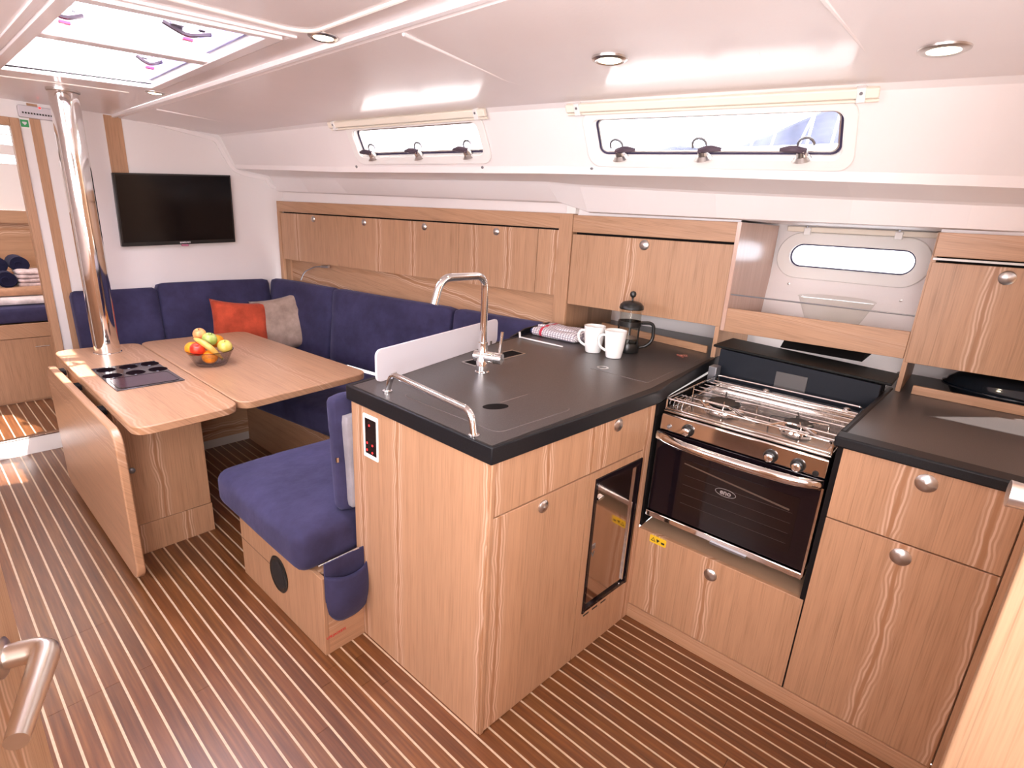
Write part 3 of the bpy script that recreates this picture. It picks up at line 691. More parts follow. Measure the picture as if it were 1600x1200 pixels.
obj('front_panel', ibox(G(), .901, 1.309, .719, .876, -.018, .0), OAK, isl, bev=.0012)
dw = obj('drawer', ibox(G(), 1.312, 1.604, .719, .876, -.018, .0), OAK, isl, bev=.0012)
knob(dw, IF(1.427)+Vector((0, 0, .851)), (-.0678, -1, 0), .020)
obj('fridge_surround', ibox(G(), 1.306, 1.338, .004, .714, -.018, 0).ibox if False else ibox(ibox(ibox(ibox(G(), 1.306, 1.338, .004, .714, -.018, 0), 1.606, 1.65, .004, .876, -.018, 0), 1.338, 1.606, .004, .176, -.018, 0), 1.338, 1.606, .688, .714, -.018, 0), OAK, isl)
# fridge
frg = thing('fridge', 'small built in fridge with a mirror steel door in the island front', 'fridge', IF(1.47)+Vector((0, 0, .18)))
obj('black_frame', ibox(ibox(ibox(ibox(G(), 1.339, 1.352, .177, .687, -.05, .004), 1.592, 1.605, .177, .687, -.05, .004), 1.352, 1.592, .672, .687, -.05, .004), 1.352, 1.592, .177, .190, -.05, .002), GLOSSB, frg, bev=.001)
fd = obj('door', ibox(G(), 1.352, 1.592, .190, .672, -.04, -.006), plain('mirror_bronze_steel', (.50, .42, .37), .09, 1), frg, bev=.002)
obj('door_trim', ibox(ibox(G(), 1.352, 1.592, .662, .670, -.01, .001), 1.574, 1.580, .20, .66, -.01, .0), CHROME, frg)
obj('catch', ibox(G(), 1.362, 1.392, .604, .614, -.01, .004), CHROME, fd, bev=.002)
for xg in (1.35, 1.40, 1.45): obj('vent_slot', ibox(G(), xg, xg+.03, .160, .166, -.003, .001), INK, frg)
c0 = IF(1.375, -.0052)+Vector((0, 0, .41))
text('lettering', '▲\nIII\n⋎' if False else 'III\nV', .03, c0, UF, (0, 0, 1), GREYM, fd)
# blank side of alcove next to fridge (inside corner of the L)
# touch control panel
cp = thing('touch_panel', 'black touch control panel with red lights on the island side', 'panel', (.883, 1.323, .715))
obj('frame', G().ring([(.883, y, z) for y, z in rrect(1.284, 1.362, .713, .858, .004, 2)], [(.883, y, z) for y, z in rrect(1.293, 1.353, .726, .845, .002, 2)], (-.004, 0, 0)), WHITEP, cp, bev=.001)
pf = obj('glass_face', G().box(.8805, .883, 1.293, 1.353, .726, .845), GLOSSB, cp)
for y, z in ((1.330, .823), (1.343, .762), (1.315, .760), (1.344, .738), (1.316, .735)):
    obj('indicator', G().lathe([(.0035, 0), (.0035, .0006), (0, .0006)], (.8804, y, z), (-1, 0, 0), 10), LED, pf)

# worktop (L part on the island), black edge, raised fiddle at the back
wt = thing('island_worktop', 'dark speckled island worktop with black edge and sink lids', 'worktop', (.88, .8, .877))
poly = [(.872, .802), (1.66, .752), (1.80, .775), (2.33, .822), (2.78, .86), (2.78, 1.72), (2.23, 1.672), (1.9, 1.632), (.88, 1.455)]
inner = [(.884, .815), (1.655, .79), (1.80, .80), (2.33, .838), (2.76, .87), (2.76, 1.70), (2.23, 1.655), (1.9, 1.615), (.896, 1.437)]
obj('surface', G().prism([(x, y, .90) for x, y in inner], (0, 0, .0245)), COUNTER, wt)
obj('black_edge', G().ring([(x, y, .8775) for x, y in poly], [(x, y, .8775) for x, y in inner], (0, 0, .0485)), BLACK, wt, bev=.004)
obj('back_fiddle', G().hexa([(1.86, 1.625, .925), (2.22, 1.668, .925), (2.22, 1.685, .925), (1.86, 1.638, .925), (1.98, 1.632, .955), (2.22, 1.668, .955), (2.22, 1.685, .955), (1.98, 1.645, .955)]), BLACK, wt, bev=.003)
LIDM = COUNTER; GROOVE = plain('lid_joint', (.22, .17, .16), .5)
def lid(pts, fr, nm='sink_lid'):
    o = obj(nm, G().prism([(x, y, .9235) for x, y in pts], (0, 0, .0022)), LIDM, wt, bev=.0008)
    n = len(pts); ce_ = sum((Vector((x, y)) for x, y in pts), Vector((0, 0)))/n
    obj('joint_line', G().ring([(ce_.x+(x-ce_.x)*1.006, ce_.y+(y-ce_.y)*1.006, .9236) for x, y in pts], [(ce_.x+(x-ce_.x)*.999, ce_.y+(y-ce_.y)*.999, .9236) for x, y in pts], (0, 0, .0012)), GROOVE, o)
    return o
def rq(a, b, c_, d, r=.03):
    P = fillet([((a[0]+b[0])/2, (a[1]+b[1])/2, 0), (*b, 0), (*c_, 0), (*d, 0), (*a, 0), ((a[0]+b[0])/2, (a[1]+b[1])/2, 0)], r, 5); return [(p.x, p.y) for p in P[:-1]]
l1 = lid(rq((.955, .86), (1.262, .842), (1.262, 1.262), (.955, 1.262)), 0)
obj('finger_hole', G().lathe([(.0, .0), (.040, .0), (.040, .0006), (0, .0006)], (1.097, 1.003, .9256), (0, 0, 1), 28, 1, .60, ref=(.88, -.46, 0)), DARK, l1)
l2 = lid(rq((1.705, .83), (2.26, .86), (2.26, 1.075), (1.70, 1.075), .01), 0, 'fridge_lid')
obj('pull_ring', G().ring([(1.748+.023*math.cos(t*PI/12), 1.045+.023*math.sin(t*PI/12), .9256) for t in range(24)], [(1.748+.015*math.cos(t*PI/12), 1.045+.015*math.sin(t*PI/12), .9256) for t in range(24)], (0, 0, .0015)), SATIN, l2)
obj('joint_line', G().box(1.135, 1.262, 1.0165, 1.0185, .9252, .9262), GROOVE, l1)
rc = obj('recess_trim', G().ring([(x, y, .924) for x, y in rq((1.365, 1.362), (1.675, 1.373), (1.678, 1.455), (1.365, 1.438), .006)], [(x, y, .924) for x, y in rq((1.372, 1.369), (1.668, 1.380), (1.671, 1.448), (1.372, 1.431), .004)], (0, 0, .0030)), SATIN, wt)
obj('recess', G().prism([(1.372, 1.369, .9242), (1.668, 1.380, .9242), (1.671, 1.448, .9242), (1.372, 1.431, .9242)], (0, 0, .001)), DARK, wt)
# wood fiddle strip on the worktop behind
fs_ = thing('worktop_fiddle', 'low light wood fiddle rail at the back of the island worktop behind the coffee press', 'rail', (2.36, 1.1, .925))
obj('rail', G().hexa([(2.362, .885, .9255), (2.375, .885, .9255), (2.465, 1.50, .9255), (2.45, 1.50, .9255), (2.362, .885, .958), (2.375, .885, .958), (2.465, 1.50, .958), (2.45, 1.50, .958)]), OAKPY, fs_, bev=.001)
# grab rail
gr = thing('grab_rail', 'polished steel grab rail along the edge of the island worktop', 'handrail', (.915, 1.1, .925))
obj('rail_tube', G().tube(fillet([(.941, 1.318, .925), (.945, 1.300, .985), (.90, .905, .985), (.895, .888, .925)], .045, 8), .0095, 14), CHROME, gr)
obj('foot', G().lathe([(.015, 0), (.015, .003), (.010, .004)], (.941, 1.318, .9255), n=16), CHROME, gr)
obj('foot', G().lathe([(.015, 0), (.015, .003), (.010, .004)], (.895, .888, .9255), n=16), CHROME, gr)
# frosted screen
sc = thing('splash_screen', 'frosted white acrylic splash screen standing along the back of the worktop', 'screen', (1.35, 1.5, .925))
d_ = Vector((1.73-.967, 1.597-1.414, 0)); Ld = d_.length; d_.normalize()
obj('panel', G().prism([Vector((.967, 1.408, .9255))+d_*u+Vector((0, 0, v)) for u, v in rrect(0, Ld, 0, .108, .022, 5)], Vector((-d_.y, d_.x, 0))*.008), FROST, sc)
for k in (.08, .7): obj('clip', G().box(.967+k-.006, .967+k+.006, 1.408+.24*k-.008, 1.408+.24*k+.012, .9255, .945), CHROME, sc)

# ---- faucet
fc = thing('kitchen_faucet', 'tall chrome swan neck kitchen faucet on the island worktop', 'faucet', (1.328, 1.288, .925))
obj('base', G().lathe([(.026, 0), (.026, .004), (.022, .008), (.022, .06), (.0165, .068), (.0165, .11)], (1.328, 1.288, .9255), n=24), CHROME, fc)
obj('spout', G().tube(fillet([(1.328, 1.288, 1.02), (1.328, 1.288, 1.268), (1.135, 1.295, 1.268), (1.108, 1.296, 1.185)], .045, 8), .0125, 14), CHROME, fc)
hd = Vector((.35, -.93, 0)).normalized()
vb = obj('valve_body', G().tube([Vector((1.328, 1.288, .985))-hd*.03, Vector((1.328, 1.288, .985))+hd*.075], .020, 20), CHROME, fc)
obj('valve_ring', G().tube([Vector((1.328, 1.288, .985))+hd*.045, Vector((1.328, 1.288, .985))+hd*.048], .0215, 20), SATIN, vb)
q = Vector((1.328, 1.288, .985))+hd*.064
obj('lever', G().tube([q+Vector((0, 0, .015)), q+Vector((.006, -.004, .095))], [.005, .0055], 10), CHROME, fc)

# ---- mugs, press, towel, whisk stick
def mug(x, y, rz, lb):
    t = thing('coffee_mug', lb, 'mug', (x, y, .9262), 'white coffee mugs')
    prof = [(0, .003), (.026, .003), (.029, 0), (.031, .004), (.036, .04), (.0405, .085), (.0425, .112), (.0395, .112), (.0375, .085), (.033, .04), (.027, .009), (0, .008)]
    prof = [(a_*1.09, b_*1.02) for a_, b_ in prof]
    obj('cup', G().lathe(prof, (x, y, .9262), n=32), CUPM, t, smooth=50)
    a = Vector((math.cos(rz), math.sin(rz), 0)); c_ = Vector((x, y, .9262))
    P = [c_+a*.037+Vector((0, 0, .092)), c_+a*.060+Vector((0, 0, .094)), c_+a*.070+Vector((0, 0, .072)), c_+a*.062+Vector((0, 0, .042)), c_+a*.034+Vector((0, 0, .026))]
    obj('handle', G().tube(fillet(P, .02, 5), .0055, 10), CUPM, t)
hdir = math.atan2(.75, -.66)
mug(1.946, 1.222, hdir, 'white mug further back, partly hidden by the other mug')
mug(1.935, 1.112, hdir, 'white mug in front, beside the coffee press')
fp = thing('french_press', 'glass french press coffee maker with black lid and handle', 'coffee maker', (2.085, 1.135, .9262))
cx_, cy_ = 2.085, 1.135; BP = plain('black_plastic', (.012, .012, .012), .3)
obj('glass_beaker', G().lathe([(.047, .012), (.047, .175), (.050, .19), (.0475, .19), (.0455, .175), (.0455, .013), (0, .013)], (cx_, cy_, .9262), n=32), GLASSW, fp)
obj('coffee', G().lathe([(0, .0142), (.0450, .0142), (.0450, .030), (0, .030)], (cx_, cy_, .9262), n=24), plain('dark_base', (.02, .012, .01), .2), fp)
obj('base_frame', G().lathe([(0, 0), (.050, 0), (.052, .004), (.052, .028), (.0485, .040), (.0485, .012), (0, .011)], (cx_, cy_, .9262), n=32), BP, fp)
obj('band', G().lathe([(.0505, 0), (.0505, .022), (.0475, .022), (.0475, 0), (.0505, 0)], (cx_, cy_, 1.040), n=32), BP, fp)
for a in (.4, 2.5, 4.6): obj('frame_strut', G().tube([(cx_+.050*math.cos(a), cy_+.050*math.sin(a), .955), (cx_+.050*math.cos(a), cy_+.050*math.sin(a), 1.045)], .004, 6), BP, fp)
ld = obj('lid', G().lathe([(.050, 0), (.053, .004), (.050, .018), (.038, .030), (.012, .036), (.0, .037)], (cx_, cy_, 1.113), n=32), BP, fp)
obj('plunger_knob', G().lathe([(.004, 0), (.004, .014), (.012, .02), (.0145, .030), (.010, .040), (0, .043)], (cx_, cy_, 1.148), n=20), BP, ld)
obj('plunger_rod', G().tube([(cx_, cy_, .99), (cx_, cy_, 1.12)], .0022, 8), CHROME, fp)
obj('plunger_disc', G().lathe([(.043, 0), (.044, .004), (.0, .006)], (cx_, cy_, .985), n=24), SATIN, fp)
a = Vector((.62, -.78, 0)).normalized(); c_ = Vector((cx_, cy_, 0))
obj('handle', G().tube(fillet([c_+a*.050+Vector((0, 0, 1.055)), c_+a*.105+Vector((0, 0, 1.058)), c_+a*.108+Vector((0, 0, .985)), c_+a*.085+Vector((0, 0, .955)), c_+a*.050+Vector((0, 0, .945))], .03, 6), [.0075]*20+[.006]*7, 10), BP, fp)
def towel_mat():
    mt, nt, p = newmat('checked_cotton'); tc = nd(nt, 'ShaderNodeTexCoord'); sx = nd(nt, 'ShaderNodeSeparateXYZ'); lk(nt, tc.outputs['Object'], sx.inputs[0])
    ya = sx.outputs[1]; za = mth(nt, 'ADD', sx.outputs[0], mth(nt, 'MULTIPLY', sx.outputs[2], 1.4))
    l1_ = mth(nt, 'LESS_THAN', mth(nt, 'FRACT', mth(nt, 'MULTIPLY', ya, 70)), .28); l2_ = mth(nt, 'LESS_THAN', mth(nt, 'FRACT', mth(nt, 'MULTIPLY', za, 70)), .28)
    grid = mth(nt, 'MULTIPLY', mth(nt, 'MAXIMUM', l1_, l2_), .8)
    mx = nd(nt, 'ShaderNodeMix', data_type='RGBA'); lk(nt, grid, mx.inputs[0]); mx.inputs[6].default_value = (.80, .74, .74, 1); mx.inputs[7].default_value = (.12, .09, .16, 1)
    band = mth(nt, 'COMPARE', ya, .075, .008); m2 = nd(nt, 'ShaderNodeMix', data_type='RGBA'); lk(nt, band, m2.inputs[0]); lk(nt, mx.outputs[2], m2.inputs[6]); m2.inputs[7].default_value = (.5, .03, .06, 1)
    b3 = mth(nt, 'GREATER_THAN', ya, .128); m3 = nd(nt, 'ShaderNodeMix', data_type='RGBA'); lk(nt, b3, m3.inputs[0]); lk(nt, m2.outputs[2], m3.inputs[6]); m3.inputs[7].default_value = (.03, .04, .12, 1)
    lk(nt, m3.outputs[2], p.inputs['Base Color']); p.inputs['Roughness'].default_value = .85; return mt
TOW = towel_mat()
tw = thing('tea_towel', 'folded checked tea towel in white, navy and red beside the mugs', 'towel', (2.08, 1.48, .9262))
obj('folds', G().rbox((2.07, 1.482, .9445), (0, 1, 0), (-1, .16, 0), (0, 0, 1), .135, .075, .0185, .018, 14, puff=.006, wob=.004, seed=2), TOW, tw, smooth=60)
obj('top_layer', G().rbox((2.09, 1.475, .967), (0, 1, 0), (-1, .16, 0), (0, 0, 1), .128, .05, .006, .006, 12, puff=.004, wob=.003, seed=5), TOW, tw, smooth=60)
st_ = thing('white_stick', 'thin white plastic stick lying in front of the tea towel', 'utensil', (1.895, 1.47, .9262))
obj('shaft', G().tube([(1.896, 1.600, .929), (1.893, 1.50, .930), (1.902, 1.352, .929)], [.003, .004, .0025], 8), WHITEP, st_)
obj('upright_end', G().tube([(1.896, 1.598, .926), (1.896, 1.602, .953)], .005, 8), WHITEP, st_)
vl = thing('cork_bits', 'small reddish corkscrew lying near the back of the worktop', 'corkscrew', (2.19, .93, .926))
obj('spiral', G().tube([(2.19+.03*t, .93-.02*t+.005*math.cos(20*t), .929+.005*math.sin(20*t)) for t in [k/24 for k in range(25)]], .0018, 6), plain('coppery_metal', (.5, .2, .15), .35, .8), vl)
obj('crossbar', G().tube([(2.18, .915, .930), (2.197, .948, .930)], .004, 8), plain('copper_red', (.45, .16, .12), .4, .6), vl)

# ================================================================ RIGHT GALLEY UNIT
XF = 1.65
cu = thing('drawer_cabinet', 'light wood galley cabinet with a drawer over a tall door beside the cooker', 'cabinet', (XF, 0, 0))
d = obj('drawer', G().box(XF, XF+.018, -.186, .197, .684, .899), OAK, cu, bev=.0015); knob(d, (XF, .003, .865), (-1, 0, 0), .0225)
d = obj('door', G().box(XF, XF+.018, -.186, .197, .059, .680), OAK, cu, bev=.0015); knob(d, (XF, .009, .643), (-1, 0, 0), .0225)
obj('side_panel', G().box(XF+.003, 2.3, .198, .212, .0, .895), DARK, cu)
obj('side_stile', G().box(XF+.004, XF+.02, -.45, -.19, 0, .899), OAKP, cu)
obj('carcass', G().box(XF+.018, 2.3, -.45, .196, .06, .895), OAK, cu)
uc = thing('under_oven_cabinet', 'low light wood cabinet under the oven with one knob and a yellow sticker', 'cabinet', (XF, .48, 0))
d = obj('door', G().box(XF, XF+.018, .201, .762, .059, .391), OAK, uc, bev=.0015); knob(d, (XF, .481, .334), (-1, 0, 0), .0205)
obj('ledge', G().box(XF+.005, XF+.40, .212, .764, .370, .389), plain('raw_edge_wood', (.42, .27, .17), .6), uc)
stk = obj('yellow_sticker', G().prism([(XF-.0006, y, z) for y, z in rrect(.650, .714, .3555, .3855, .004, 2)], (.0008, 0, 0)), YEL, d)
tri = lambda cy, cz, s: [(XF-.0008, cy-s, cz-s*.8), (XF-.0008, cy+s, cz-s*.8), (XF-.0008, cy, cz+s)]
obj('warning_triangle', G().ring(tri(.700, .370, .009), tri(.700, .3697, .0055), (-.0003, 0, 0)), INK, stk)
obj('ink_mark', G().prism([(XF-.0008, .688, .376), (XF-.0008, .674, .374), (XF-.0008, .684, .362)], (-.0003, 0, 0)).prism([(XF-.0008, .670, .371), (XF-.0008, .656, .371), (XF-.0008, .657, .363), (XF-.0008, .668, .364)], (-.0003, 0, 0)), INK, stk)
bb = struct('baseboard_right', (XF, .3, 0))
obj('plinth', G().box(XF-.004, XF+.02, -.6, .765, 0, .056), OAKPY, bb, bev=.0015)
rw = thing('right_worktop', 'dark speckled worktop with thick black edge at the right of the cooker', 'worktop', (XF, 0, .9))
obj('surface', G().box(1.70, 2.78, -.6, .205, .91, .925), COUNTER, rw)
obj('black_edge', G().box(1.640, 1.703, -.6, .222, .899, .930).hexa([(1.703, .205, .899), (2.40, .178, .899), (2.40, .195, .899), (1.703, .222, .899), (1.703, .205, .930), (2.40, .178, .930), (2.40, .195, .930), (1.703, .222, .930)]), BLACK, rw, bev=.005)
f2 = thing('worktop_fiddle', 'low light wood fiddle rail at the back of the right worktop before the roaster', 'rail', (2.38, -.1, .925))
obj('rail', G().box(2.372, 2.386, -.6, .122, .9255, .957), OAKPY, f2, bev=.001)
# roaster
ro = thing('roasting_pan', 'oval black enamel roasting pan with domed lid behind the right worktop rail', 'pan', (2.55, -.16, .9255))
EN = plain('black_enamel', (.008, .012, .018), .1, spec=.8)
obj('pan_body', G().lathe([(.0, 0), (.17, 0), (.19, .008), (.205, .034), (.222, .036), (.222, .041), (.19, .041)], (2.535, -.17, .9255), (0, 0, 1), 40, .62, 1), EN, ro, smooth=50)
obj('pan_lid', G().lathe([(.218, .041), (.222, .046), (.210, .052), (.205, .064), (.18, .082), (.10, .095), (0, .098)], (2.535, -.17, .9255), (0, 0, 1), 40, .62, 1), EN, ro, smooth=50)
# glass bowl on the shelf
gb = thing('glass_bowl', 'clear glass mixing bowl on the alcove shelf under the low port', 'bowl', (2.53, .46, 1.0905))
obj('bowl', G().lathe([(0, .002), (.07, .0005), (.10, .03), (.125, .085), (.140, .12), (.143, .122), (.140, .124)], (2.56, .46, 1.0905), n=36), GLASSW, gb, smooth=60)

# ================================================================ COOKER
ck = thing('marine_cooker', 'stainless steel marine cooker with two burners and black glass oven', 'cooker', (1.66, .48, .45))
KY0, KY1 = .222, .742
obj('body', G().box(1.685, 2.16, KY0+.004, KY1-.004, .458, .845), BLACK, ck)
cpn = obj('control_panel', G().hexa([(1.662, KY0, .787), (1.70, KY0, .787), (1.70, KY1, .787), (1.662, KY1, .787), (1.664, KY0, .846), (1.70, KY0, .850), (1.70, KY1, .850), (1.664, KY1, .846)]), POLISH, ck, bev=.004)
for y, z in ((.642, .810), (.377, .808), (.299, .805)):
    kb = obj('control_knob', G().lathe([(.021, 0), (.021, .004), (.018, .012), (.017, .014)], (1.662, y, z), (-1, 0, 0), 24), BP, cpn)
    obj('knob_cap', G().lathe([(.013, .014), (.013, .024), (.010, .026), (0, .026)], (1.662, y, z), (-1, 0, 0), 20), CHROME, kb)
obj('igniter', G().lathe([(.007, 0), (.006, .008), (0, .009)], (1.662, .708, .805), (-1, 0, 0), 14), GREYM, cpn)
obj('igniter', G().lathe([(.009, 0), (.008, .004), (0, .005)], (1.662, .250, .796), (-1, 0, 0), 14), BP, cpn)
od = obj('oven_door', G().box(1.664, 1.684, KY0+.002, KY1+.004, .474, .782), GLOSSB, ck, bev=.002)
obj('glass_window', G().box(1.6625, 1.664, .272, .640, .515, .705), plain('oven_inner_glass', (.010, .005, .005), .08, spec=.45), od)
for zz in (.545, .58, .615, .65): obj('oven_rack', G().tube([(1.6628, .285, zz), (1.6628, .63, zz)], .0007, 4), GINK, od)
obj('bronze_strip', G().hexa([(1.6618, .295, .655), (1.6625, .295, .655), (1.6625, .635, .690), (1.6618, .635, .690), (1.6618, .295, .661), (1.6625, .295, .661), (1.6625, .635, .694), (1.6618, .635, .694)]), plain('dull_bronze', (.09, .06, .045), .4), od)  # dull bronze strip slanting across the oven glass
eo = [(1.6620, .486+.034*math.cos(t*PI/14), .638+.0135*math.sin(t*PI/14)) for t in range(28)]; ei = [(1.6620, .486+.0325*math.cos(t*PI/14), .638+.012*math.sin(t*PI/14)) for t in range(28)]
obj('oval_emblem', G().ring(eo, ei, (-.0004, 0, 0)), WINK if False else plain('emblem_grey', (.30, .27, .27), .4), od)
text('lettering', 'eno', .024, (1.6615, .486, .6385), (0, -1, 0), (0, 0, 1), plain('emblem_letters', (.30, .27, .27), .4), od, bold=.0006)
# bowed chrome handle across the door top
hp = []
for k in range(17):
    u = k/16; y = KY1+.004-(KY1-KY0)*u; bow = .034*(1-(2*u-1)**4); hp.append(Vector((1.660-bow, y, .766-.004*math.sin(PI*u))))
g = G()
for k in range(17):
    p = hp[k]; g.v += [p+Vector((.002, 0, .016)), p+Vector((-.008, 0, .012)), p+Vector((-.011, 0, 0)), p+Vector((-.008, 0, -.012)), p+Vector((.002, 0, -.016)), p+Vector((.006, 0, 0))]
for k in range(16):
    for i in range(6): g.f.append((k*6+i, k*6+(i+1) % 6, k*6+6+(i+1) % 6, k*6+6+i))
g.f += [(0, 1, 2, 3, 4, 5), tuple(16*6+i for i in range(6))]
obj('door_handle', g, POLISH, od, smooth=70)
obj('bottom_trim', G().box(1.658, 1.70, KY0-.002, KY1+.006, .448, .470), CHROME, ck, bev=.003)
obj('latch_plate', G().box(1.652, 1.66, .385, .505, .444, .452), GREYM, ck, bev=.001)
obj('side_frame', G().box(1.655, 1.668, KY0-.003, KY0+.003, .46, .76), CHROME, ck)
# hob top
hob = obj('hob_plate', G().box(1.672, 2.15, KY0, KY1, .850, .858), STEEL, ck, bev=.003)
obj('hob_tray', G().ring([(x, y, .858) for x, y in ((1.68, KY0+.006), (2.14, KY0+.006), (2.14, KY1-.006), (1.68, KY1-.006))], [(x, y, .858) for x, y in ((1.70, KY0+.02), (2.12, KY0+.02), (2.12, KY1-.02), (1.70, KY1-.02))], (0, 0, .006)), POLISH, hob, bev=.002)
def burner(x, y, r):
    b = obj('burner', G().lathe([(r*1.35, .0), (r*1.3, .008), (r*1.12, .011), (r*1.0, .014), (r*.9, .018)], (x, y, .858), n=30), POLISH, ck)
    obj('burner_cap', G().lathe([(r*.98, .018), (r, .022), (r*.9, .028), (0, .029)], (x, y, .858), n=30), BP, b)
    for a in (.3, 1.87, 3.44, 5.0):
        ca, sa = math.cos(a), math.sin(a)
        obj('trivet_arm', G().tube(fillet([(x+ca*r*.6, y+sa*r*.6, .892), (x+ca*r*1.9, y+sa*r*1.9, .893), (x+ca*r*1.95, y+sa*r*1.95, .862)], .006, 3), .0022, 6), BP if a < 3 else POLISH, b)
burner(1.842, .598, .055); burner(1.822, .352, .044); burner(2.035, .36, .034) if False else None
# fiddle rails and wire grill
rail = obj('fiddle_rail', G().tube(fillet([(1.682, KY1-.004, .895), (2.135, KY1-.004, .897), (2.135, KY0+.004, .897), (1.682, KY0+.004, .895), (1.682, KY1-.004, .895)], .02, 4), .0028, 8), CHROME, ck)
for x, y in ((1.684, KY1-.004), (1.684, KY0+.004), (2.133, KY1-.004), (2.133, KY0+.004), (1.9, KY1-.004), (1.9, KY0+.004)): obj('rail_post', G().tube([(x, y, .858), (x, y, .895)], .0028, 6), CHROME, rail)
for i, x in enumerate((1.74, 1.79, 1.90, 1.95, 2.0, 2.05, 2.09)):
    obj('grill_wire', G().tube([(x, KY1-.006, .884), (x, KY0+.006, .884)], .0022, 6), CHROME, ck)
for y in (.735, .72, .705, .69): obj('grill_wire', G().tube(fillet([(1.70, y, .862), (1.705, y, .884), (1.80, y, .886), (1.805, y, .864)], .008, 3), .0018, 6), CHROME, ck)
obj('pot_clamp', G().tube(fillet([(1.70, .60, .886), (1.77, .66, .892), (1.77, .55, .892), (1.72, .50, .888), (1.70, .44, .886)], .03, 5), .004, 8), POLISH, ck)
obj('pot_clamp', G().tube(fillet([(1.70, .42, .886), (1.765, .38, .892), (1.765, .33, .892), (1.72, .28, .888), (1.70, .235, .886)], .03, 5), .004, 8), POLISH, ck)
obj('rear_flue', G().box(2.10, 2.14, KY0+.01, KY1-.01, .858, .88), POLISH, ck, bev=.004)
for y in (.54, .27): obj('hinge_ear', G().lathe([(.012, 0), (.012, .01), (.006, .014), (0, .014)], (2.105, y, .88), n=14), CHROME, ck)
cv = thing('cooker_backsplash', 'black backsplash panel with grey vent plate behind the cooker hob', 'panel', (2.2, .48, .86))
obj('panel', G().hexa([(2.20, .20, .80), (2.215, .20, .80), (2.215, .768, .80), (2.20, .768, .80), (2.20, .20, .972), (2.215, .20, .972), (2.215, .768, .992), (2.20, .768, .992)]), plain('matt_black_panel', (.012, .015, .022), .4, spec=.2), cv, bev=.002)
obj('top_ledge', G().hexa([(2.20, .17, .975), (2.40, .17, .975), (2.42, .80, .995), (2.20, .80, .995), (2.20, .17, .985), (2.40, .17, .985), (2.42, .80, 1.005), (2.20, .80, 1.005)]), plain('black_ledge', (.008, .008, .008), .5, spec=.2), cv, bev=.003)
obj('vent_plate', G().box(2.196, 2.20, .428, .540, .885, .947), plain('vent_grey', (.10, .095, .095), .35), cv, bev=.001)
obj('flue_cowl', G().hexa([(2.42, .30, 1.0), (2.70, .30, 1.0), (2.70, .60, 1.0), (2.42, .60, 1.0), (2.50, .30, 1.05), (2.70, .30, 1.05), (2.70, .60, 1.05), (2.50, .60, 1.05)]), DARK, cv)
sl = thing('cooker_side_panel', 'narrow black panel between the island and the cooker', 'panel', (1.7, .77, .5))
obj('panel', G().hexa([(1.655, .752, .835), (2.34, .800, .835), (2.34, .812, .835), (1.655, .764, .835), (1.655, .752, .876), (2.34, .80, .876), (2.34, .812, .876), (1.655, .764, .876)]), DARK, sl)
obj('side_wall', G().hexa([(1.67, .762, .39), (2.34, .79, .39), (2.34, .80, .39), (1.67, .772, .39), (1.67, .762, .835), (2.34, .79, .835), (2.34, .80, .835), (1.67, .772, .835)]), DARK, sl)
obj('pivot_bracket', G().box(2.12, 2.17, .742, .775, .86, .93), GREYM, sl, bev=.003)
obj('rear_wall', G().box(2.33, 2.345, .20, .81, .40, .975), DARK, sl)

# ================================================================ SALOON
# ---- dinette base (furniture plinth) and cushions
sb = thing('settee_base', 'light wood base of the corner settee behind the table', 'seat base', (1.6, 3.0, 0))
obj('front_panel', G().box(.66, 1.345, 3.38, 3.395, .055, .31), OAKX, sb)
obj('front_panel', G().box(1.33, 1.345, 1.62, 3.395, 0, .31), OAKY, sb)
obj('pale_plinth', G().box(.66, 1.33, 3.385, 3.40, 0, .055), BASEW, sb)
obj('seat_board', G().prism([(.64, 3.38, .31), (1.33, 3.38, .31), (1.33, 1.62, .31), (2.15, 1.62, .31), (1.9, 3.96, .31), (.64, 3.96, .31)], (0, 0, .015)), OAKX, sb)
def cushion(name, lb, cat, c, ax, ay, az, h, r=.03, puff=.012, grooves=(), n=16, seed=0, group=None, mat=None, wob=.002):
    o = obj(name, G().rbox(c, ax, ay, az, *h, r=r, n=n, puff=puff, grooves=grooves, wob=wob, seed=seed), mat or NAVY, None, origin=c, smooth=75)
    return tag(o, lb, cat, group)
GC = 'blue settee cushions'
cushion('seat_cushion', 'blue seat cushion of the settee along the bulkhead under the television', 'cushion', (1.0, 3.60, .395), (1, 0, 0), (0, 1, 0), (0, 0, 1), (.36, .24, .068), seed=1, group=GC)
cushion('seat_cushion', 'blue corner seat cushion of the settee beneath the orange pillow', 'cushion', (1.66, 3.50, .395), (1, 0, 0), (0, 1, 0), (0, 0, 1), (.29, .34, .068), seed=2, group=GC)
hv = Vector((-.14, 1, 0)).normalized()
cushion('seat_cushion', 'long blue seat cushion along the hull side behind the table', 'cushion', (1.63, 2.55, .395), hv, (1, .14, 0), (0, 0, 1), (.575, .33, .068), seed=3, group=GC)
cushion('seat_cushion', 'blue seat cushion of the hull side settee hidden behind the island bench', 'cushion', (1.76, 1.80, .395), (0, 1, 0), (1, 0, 0), (0, 0, 1), (.11, .33, .068), seed=4, group=GC)
tl = Vector((0, .14, .99)).normalized(); fwv = Vector((0, -.99, .14)).normalized()
cushion('back_cushion', 'blue backrest cushion left behind the steel mast', 'cushion', (.845, 3.885, .69), (1, 0, 0), tl, fwv, (.215, .245, .055), r=.03, grooves=((1, -.05, .008, .06),), seed=5, group=GC)
cushion('back_cushion', 'wide blue backrest cushion directly below the television', 'cushion', (1.415, 3.885, .70), (1, 0, 0), tl, fwv, (.352, .262, .055), r=.03, grooves=((1, .10, .008, .05),), seed=6, group=GC)
